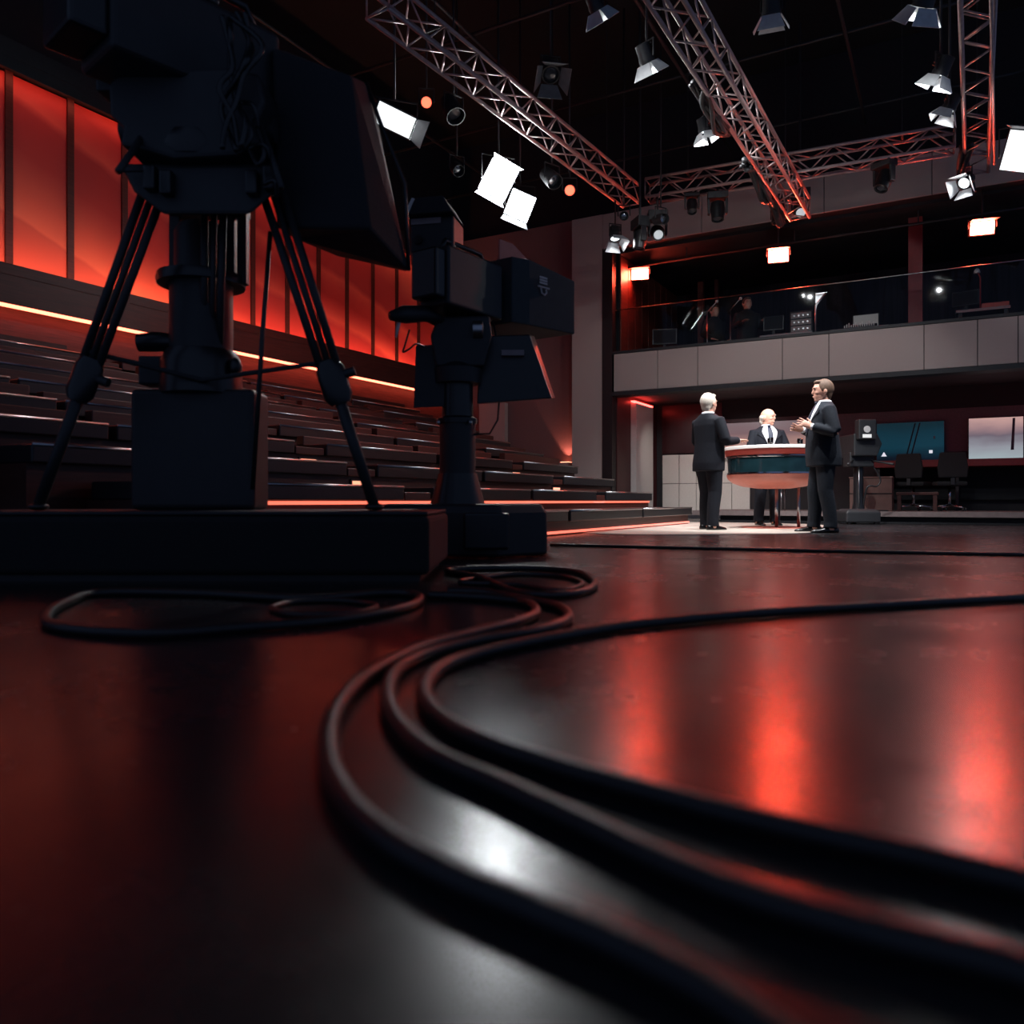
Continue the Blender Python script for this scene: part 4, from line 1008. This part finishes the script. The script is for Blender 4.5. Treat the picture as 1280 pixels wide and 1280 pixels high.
MB().cbox(L1(146, 96)+OFF, (.07, .08, .11)).build('return_monitor', BLACK, tr, bevel=.015)
for py in (110, 148): MB().ell(L1(160, py, -.16)+OFF, (.010, .010, .010), 8, 6).build('indicator', mat('pale_knob', (200, 198, 196), .5), tr, True)
MB().tube([L1(160, 128, -.1)+OFF, L1(215, 128)+OFF], .025, 8).build('monitor_arm', BLACK, tr, True)
# prompter hood: cloth box widening away from the lens
near = [L1(350, 70, .15), L1(432, 92, .15), L1(432, 300, .15), L1(350, 285, .15)]
far = [L1(386, 100, .95), L1(468, 150, .62), L1(510, 338, .62), L1(372, 305, .95)]
mid = [L1(352, 62, .3), L1(455, 98, .3), L1(512, 240, .3), L1(360, 290, .3)]
hoodm = mat('black_hood_cloth', (30, 31, 35), .85, bump=.25, scale=70)
MB().loft([[tuple(p+OFF) for p in [L1(340, 60, .1), L1(440, 95, .0), L1(462, 285, -.05), L1(345, 285, .05)]],
           [tuple(p+OFF) for p in [L1(352, 62, .5), L1(458, 104, .3), L1(511, 338, .25), L1(362, 296, .35)]],
           [tuple(p+OFF) for p in [L1(420, 92, .8), L1(474, 160, .7), L1(511, 340, .6), L1(420, 320, .8)]]]).build('prompter_hood', hoodm, tr, bevel=.02)
MB().tube([L1(458, 104, .3)+OFF, L1(474, 150, .3)+OFF, L1(506, 230, .27)+OFF, L1(511, 338, .25)+OFF], .012, 8).build('hood_frame', BLACKG, tr, True)
MB().tube([L1(338, 290, .1)+OFF, L1(328, 420, .1)+OFF, L1(316, 612, .1)+OFF], .013, 8).build('hanging_cable', RUBBER, tr, True)

# studio pedestal standing behind the tripod
P3 = (T1+.42)/F
def L3(px, py, dy=0): return Vector(((px-252)*P3, dy, CH+(HZ-py)*P3-ZD))
def zc(py): return CH+(HZ-py)*P3-ZD
pd = MB().box((-.34, -.14, .0), (.34, .14, zc(490))).build('pedestal', BLACK, tr, bevel=.03, seg=3, loc=((252-640)*.42/F, .42, 0))
MB().lathe([(.02, zc(495)), (.22, zc(494)), (.22, zc(455)), (.19, zc(440)), (.02, zc(438))], 28).build('collar', BLACKG, pd, 'auto')
MB().lathe([(.02, zc(440)), (.17, zc(440)), (.17, zc(352)), (.02, zc(352))], 28).build('outer_column', BLACK, pd, 'auto')
MB().lathe([(.02, zc(358)), (.235, zc(358)), (.24, zc(352)), (.235, zc(346)), (.02, zc(346))], 32).build('flange', BLACKG, pd, 'auto')
MB().lathe([(.02, zc(350)), (.145, zc(350)), (.145, zc(292)), (.12, zc(283)), (.02, zc(282))], 28).build('inner_column', BLACK, pd, 'auto')
for px, w_ in ((221, .03), (290, .022), (304, .026)):
    MB().box(tuple(L3(px, 356) - Vector((w_, .03, 0))), tuple(L3(px, 268) + Vector((w_, .03, 0)))).build('guide_post', BLACK, pd, bevel=.006)
MB().box(tuple(L3(214, 272)-Vector((0, .05, 0))), tuple(L3(310, 258)+Vector((0, .05, 0)))).build('head_plate', BLACK, pd, bevel=.008)
MB().tube([L3(215, 428), L3(196, 428, -.02), L3(176, 430, -.03)], [.05, .058, .05], 14).build('crank_hub', BLACKG, pd, 'auto')
MB().cbox(L3(196, 465), (.075, .07, .08)).build('control_box', BLACK, pd, bevel=.012)
MB().ell(L3(302, 462, -.1), (.035, .035, .05), 12, 8).build('lock_knob', BLACKG, pd, True)

# second camera on a pedestal
T2 = 5.5; P2 = T2/F
O2 = vloc(572, T2)
c2 = thing('pedestal_camera', 'black studio camera with lit prompter hood and pedestal between the seating and column', 'camera', O2, YAW)
def L2(px, py, dy=0): return Vector((((px-640)*(T2+dy)-(572-640)*T2)/F, dy, CH+(HZ-py)*P2*(1+dy/T2)))
# skirted base
MB().loft([[(x*s, y*s, z) for x, y in ((-.52, -.16), (.30, -.30), (.62, -.05), (.63, .35), (.1, .5), (-.5, .3))] for s, z in ((1, .010), (1, .30), (.93, .36))]).build('base_skirt', BLACK, c2, bevel=.02)
MB().box((.06, -.32, .06), (.36, -.05, .30)).build('battery_box', BLACKG, c2, bevel=.015)
for x, y in ((-.4, -.1), (.5, .0), (.1, .38), (.24, -.22)): MB().lathe([(.005, -.02), (.04, -.018), (.04, .018), (.005, .02)], 14, 0, (x, y, .04)).build('castor', RUBBER, c2, True)
z = lambda py: CH+(HZ-py)*P2
MB().lathe([(.02, .35), (.19, .36), (.17, .43), (.135, z(592)), (.02, z(592))], 28).build('column_foot', BLACKG, c2, 'auto')
MB().lathe([(.02, .5), (.125, .5), (.125, z(528)), (.02, z(527))], 28).build('lower_column', BLACK, c2, 'auto')
MB().lathe([(.02, z(530)), (.135, z(530)), (.138, z(524)), (.11, z(521)), (.105, z(480)), (.02, z(480))], 28).build('upper_column', BLACKG, c2, 'auto')
MB().lathe([(.02, z(482)), (.16, z(480)), (.17, z(462)), (.12, z(455)), (.02, z(455))], 28).build('steering_ring', BLACK, c2, 'auto')
MB().loft([[tuple(L2(px, py, dy)) for px, dy in ((a, -.12), (b_, -.12), (b_, .14), (a, .14))] for (a, b_, py) in ((545, 605, 458), (538, 615, 420), (548, 612, 395))]).build('pan_head', BLACK, c2, bevel=.015)
MB().lathe([(.02, -.04), (.06, -.035), (.06, .03), (.02, .04)], 18, 0, L2(598, 412, -.12)).build('drag_knob', STEEL, c2, 'auto')
ang = math.radians(-36)
CR = Matrix.Translation(L2(575, 360)) @ Matrix.Rotation(ang, 4, 'Z')
MB(CR).box((-.11, -.30, -.19), (.15, .30, .20)).build('camera_body', BLACK, c2, bevel=.02, seg=3)
MB(CR).box((-.09, -.40, -.15), (.13, -.30, .17)).build('rear_adapter', BLACKG, c2, bevel=.015)
MB(CR).tube([(.02, -.22, .20), (.02, -.18, .28), (.02, .2, .28), (.02, .25, .20)], .018, 8).build('handle', BLACKG, c2, True)
MB(CR).lathe([(.04, .30), (.10, .31), (.11, .5), (.04, .51)], 20, 1, (.02, 0, 0)).build('lens', BLACKG, c2, 'auto')
# viewfinder with sunshade
VR = Matrix.Translation(L2(546, 292)) @ Matrix.Rotation(math.radians(-12), 4, 'Z')
vf = MB(VR).box((-.16, -.10, -.24), (.15, .16, .085)).build('viewfinder', BLACK, c2, bevel=.015)
MB(VR).prism([(-.17, .085), (.16, .085), (.09, .20), (-.10, .20)], -.16, .14, 1).build('sunshade', hoodm, vf, bevel=.008)
MB(VR).box((-.15, -.107, .035), (.06, -.10, .075)).build('label_strip', mat('grey_label', (140, 126, 128), .6), vf)
MB(VR).prism([(-.172, .10), (-.15, .095), (-.105, .19), (-.125, .195)], -.168, -.160, 1).build('shade_edge', mat('pale_knob', (200, 198, 196), .5), vf)
MB(VR).lathe([(.004, -.02), (.03, -.018), (.03, .01), (.004, .012)], 14, 1, (-.10, -.10, -.07)).build('focus_knob', BLACKG, vf, 'auto')
# pan bar with grip
MB().tube([L2(552, 400, -.1), L2(530, 392, -.2), L2(505, 393, -.3), L2(488, 395, -.36)], [.03, .055, .06, .03], 12).build('pan_grip', BLACK, c2, True)
MB().tube([L2(545, 405, -.05), L2(510, 388, -.25)], .016, 8).build('pan_bar', BLACK, c2, True)
MB().tube([L2(500, 398, -.3), L2(497, 410, -.31), L2(495, 422, -.31)], [.014, .012, .006], 8).build('zoom_demand_lever', mat('pale_knob', (200, 198, 196), .5), c2, True)
MB().tube(spline([L2(512, 412, -.2), L2(506, 432, -.2), L2(504, 440, -.2), L2(512, 436, -.2), L2(520, 430, -.15), L2(530, 434, -.1)], 5), .007, 6).build('cable', RUBBER, c2, True)
# prompter hood on the lens
HR2 = Matrix.Translation(L2(575, 360)) @ Matrix.Rotation(ang, 4, 'Z')
hd = MB(HR2).loft([[(-.13, .34, -.20), (.20, .34, -.20), (.20, .34, .27), (-.13, .34, .27)], [(-.17, .50, -.20), (.24, .50, -.20), (.24, .50, .28), (-.17, .50, .28)], [(-.26, 1.0, -.19), (.32, 1.0, -.19), (.32, 1.0, .22), (-.26, 1.0, .22)]]).build('prompter_hood', mat('petrol_hood', (38, 46, 50), .7), c2, bevel=.008)
MB(HR2).prism([(.36, .26), (.36, .42), (.52, .43), (1.0, .26), (1.0, .20), (.5, .26)], .06, .075, 0).build('hood_flap', mat('painted_pink_light', (160, 104, 98), .7), hd)  # pink of the red light is put into the flap colour
# white emblem on the hood side: bars over a hooked curve
def hs(y, z_): f = (y-.5)/.5; return Vector((.245+.08*f, y, z_))
E = mat('white_print', (190, 186, 184), .7)
for z_ in (.165, .145, .125): MB(HR2).add([hs(.60, z_)+Vector((.004,0,0)), hs(.68, z_)+Vector((.004,0,0)), hs(.68, z_+.014)+Vector((.004,0,0)), hs(.60, z_+.014)+Vector((.004,0,0)), hs(.60, z_), hs(.68, z_), hs(.68, z_+.014), hs(.60, z_+.014)], [(0,1,2,3), (7,6,5,4), (0,1,5,4), (1,2,6,5), (2,3,7,6), (3,0,4,7)]).build('emblem', E, hd)
MB(HR2).tube([hs(.58, .10)+Vector((.004,0,0)), hs(.70, .10)+Vector((.004,0,0))], .007, 6).build('emblem', E, hd)
MB(HR2).tube([hs(.61, .095)+Vector((.004,0,0)), hs(.62, .055)+Vector((.004,0,0)), hs(.65, .045)+Vector((.004,0,0)), hs(.67, .065)+Vector((.004,0,0)), hs(.665, .09)+Vector((.004,0,0))], .007, 6).build('emblem', E, hd)
# prompter screen box below and script board
MB().loft([[tuple(L2(px, py, dy)) for px, py in q] for q, dy in (([(600, 420), (662, 418), (690, 498), (596, 505)], .05), ([(604, 422), (668, 420), (694, 498), (600, 503)], .32))]).build('prompter_monitor', BLACKG, c2, bevel=.008)
MB().box(tuple(L2(627, 444, -.005)), tuple(L2(655, 439, .045))).build('maker_plate', mat('grey_label', (140, 126, 128), .6), c2)
MB().loft([[tuple(L2(px, py, dy)) for px, py in [(520, 432), (556, 430), (556, 508), (517, 510)]] for dy in (-.06, -.02)]).build('script_board', BLACK, c2, bevel=.004)
MB().tube([L2(616, 400, .1), L2(622, 430, .1), L2(618, 470, .1), L2(624, 500, .1), L2(622, 525, .0), L2(612, 542, -.02), L2(592, 543, -.05)], .007, 6).build('cable', RUBBER, c2, True)
for px in (548, 592): MB().ell(L2(px if px < 570 else 588, 528, -.12), (.014, .014, .018), 8, 6).build('clamp_screw', STEEL, c2, True)

# distant third camera behind the desk
O4 = on_z(1073, 655, 0); T4 = (O4-CAM).dot(FW); P4 = T4/F
c3 = thing('pedestal_camera', 'distant black pedestal camera with pale viewfinder screen behind the brown haired man', 'camera', O4, YAW)
def L4(px, py, dy=0): return Vector(((px-1073)*P4, dy, CH+(HZ-py)*P4))
MB().loft([[(x*s, y*s, z_) for x, y in ((-.28, -.2), (.28, -.2), (.30, .2), (-.30, .2))] for s, z_ in ((1, .03), (1, .2), (.8, .25))]).build('base_skirt', BLACK, c3, bevel=.02)
for x, y in ((-.22, -.15), (.22, -.15), (0, .16)): MB().cyl((x, y, 0), (x, y, .05), .035).build('castor', RUBBER, c3, True)
MB().lathe([(.02, .24), (.10, .24), (.08, .35), (.075, 1.0), (.02, 1.0)], 20).build('column', BLACKG, c3, 'auto')
MB().cyl((-.03, -.09, .25), (-.03, -.09, .95), .012).build('rod', STEEL, c3, True)
MB().cbox((0, 0, 1.05), (.2, .14, .12)).build('pan_head', BLACK, c3, bevel=.02)
MB().prism([(-.18, 1.10), (.20, 1.10), (.28, 1.3), (.2, 1.46), (-.18, 1.46)], -.25, .35, 1).build('camera_body', BLACK, c3, bevel=.02)
MB().box((-.15, -.36, 1.36), (.13, -.2, 1.68)).build('viewfinder', BLACK, c3, bevel=.015)
MB().box((-.09, -.368, 1.385), (.05, -.359, 1.44)).build('viewfinder_screen', emis('viewfinder_glow', (.8, .82, .8), .75), c3)
MB().lathe([(.004, -.006), (.055, -.004), (.055, .004), (.004, .006)], 16, 1, (-.02, -.366, 1.52)).build('viewfinder_badge', mat('pale_knob', (200, 198, 196), .5), c3)
for s in (-1, 1): MB().tube([(.1*s, -.05, 1.05), (.3*s, -.35, .98), (.36*s, -.45, .96)], [.015, .015, .022], 8).build('pan_bar', BLACK, c3, True)
MB().tube(spline([(.15, -.1, 1.0), (.3, -.12, .75), (.25, -.12, .62), (.1, -.1, .6), (.05, -.05, .25)], 6), .014, 6).build('cable', RUBBER, c3, True)

# ================================================================== cables on the floor
def cable(label, pix, r, group='cables on the floor', per=8, closed=False, lift=0, name='floor_cable'):
    pts = [on_z(x, y, r+lift+.0005) for x, y in pix]
    o = MB().tube(spline(pts, per, closed), r, 12, closed=closed).build(name, RUBBER, None, True)
    tag(o, label, 'cable', group); return o
R0 = .0155
cable('outermost thick black cable sweeping in a wide bend across the floor', [(1020,1330),(942,1275),(872,1230),(767,1178),(661,1134),(556,1090),(471,1038),(425,985),(411,940),(419,891),(457,845),(521,811),(591,791),(650,776),(670,765),(660,754),(630,749),(591,746),(535,744)], R0)
cable('middle thick black cable of the wide bend, ending in a tight loop', [(1330,1235),(1250,1207),(1083,1165),(942,1123),(837,1081),(731,1031),(626,982),(535,940),(493,898),(485,866),(497,836),(535,816),(600,800),(665,789),(700,779),(711,770),(700,759),(672,752),(612,741),(560,739)], R0)
cable('inner thick black cable curving round and away towards the stage', [(1330,1116),(1200,1085),(1118,1065),(977,1034),(837,998),(696,958),(591,922),(541,888),(531,858),(556,831),(612,813),(696,796),(802,780),(942,767),(1083,758),(1290,747)], R0)
cable('thin black cable running straight across the floor before the men', [(688,681),(800,683.5),(950,687),(1100,690),(1290,693.5)], .013, per=4)
cable('black cable loop lying beside the pedestal camera base', [(560,713),(640,710),(715,714),(741,725),(736,737),(690,744),(640,738),(600,722)], .016, closed=True)
cable('second black cable loop beside the pedestal camera base', [(575,727),(640,718),(700,720),(728,729),(700,738),(645,731)], .011, closed=True)
cable('black cable loop in front of the riser, under the tripod', [(125,741),(85,752),(60,768),(72,783),(183,792),(305,784),(427,774),(512,757),(522,744),(480,741),(380,748),(250,742)], .016, closed=True)
cable('smaller black cable loop in front of the riser', [(340,760),(370,752),(430,751),(470,757),(440,766),(370,768)], .010, closed=True)
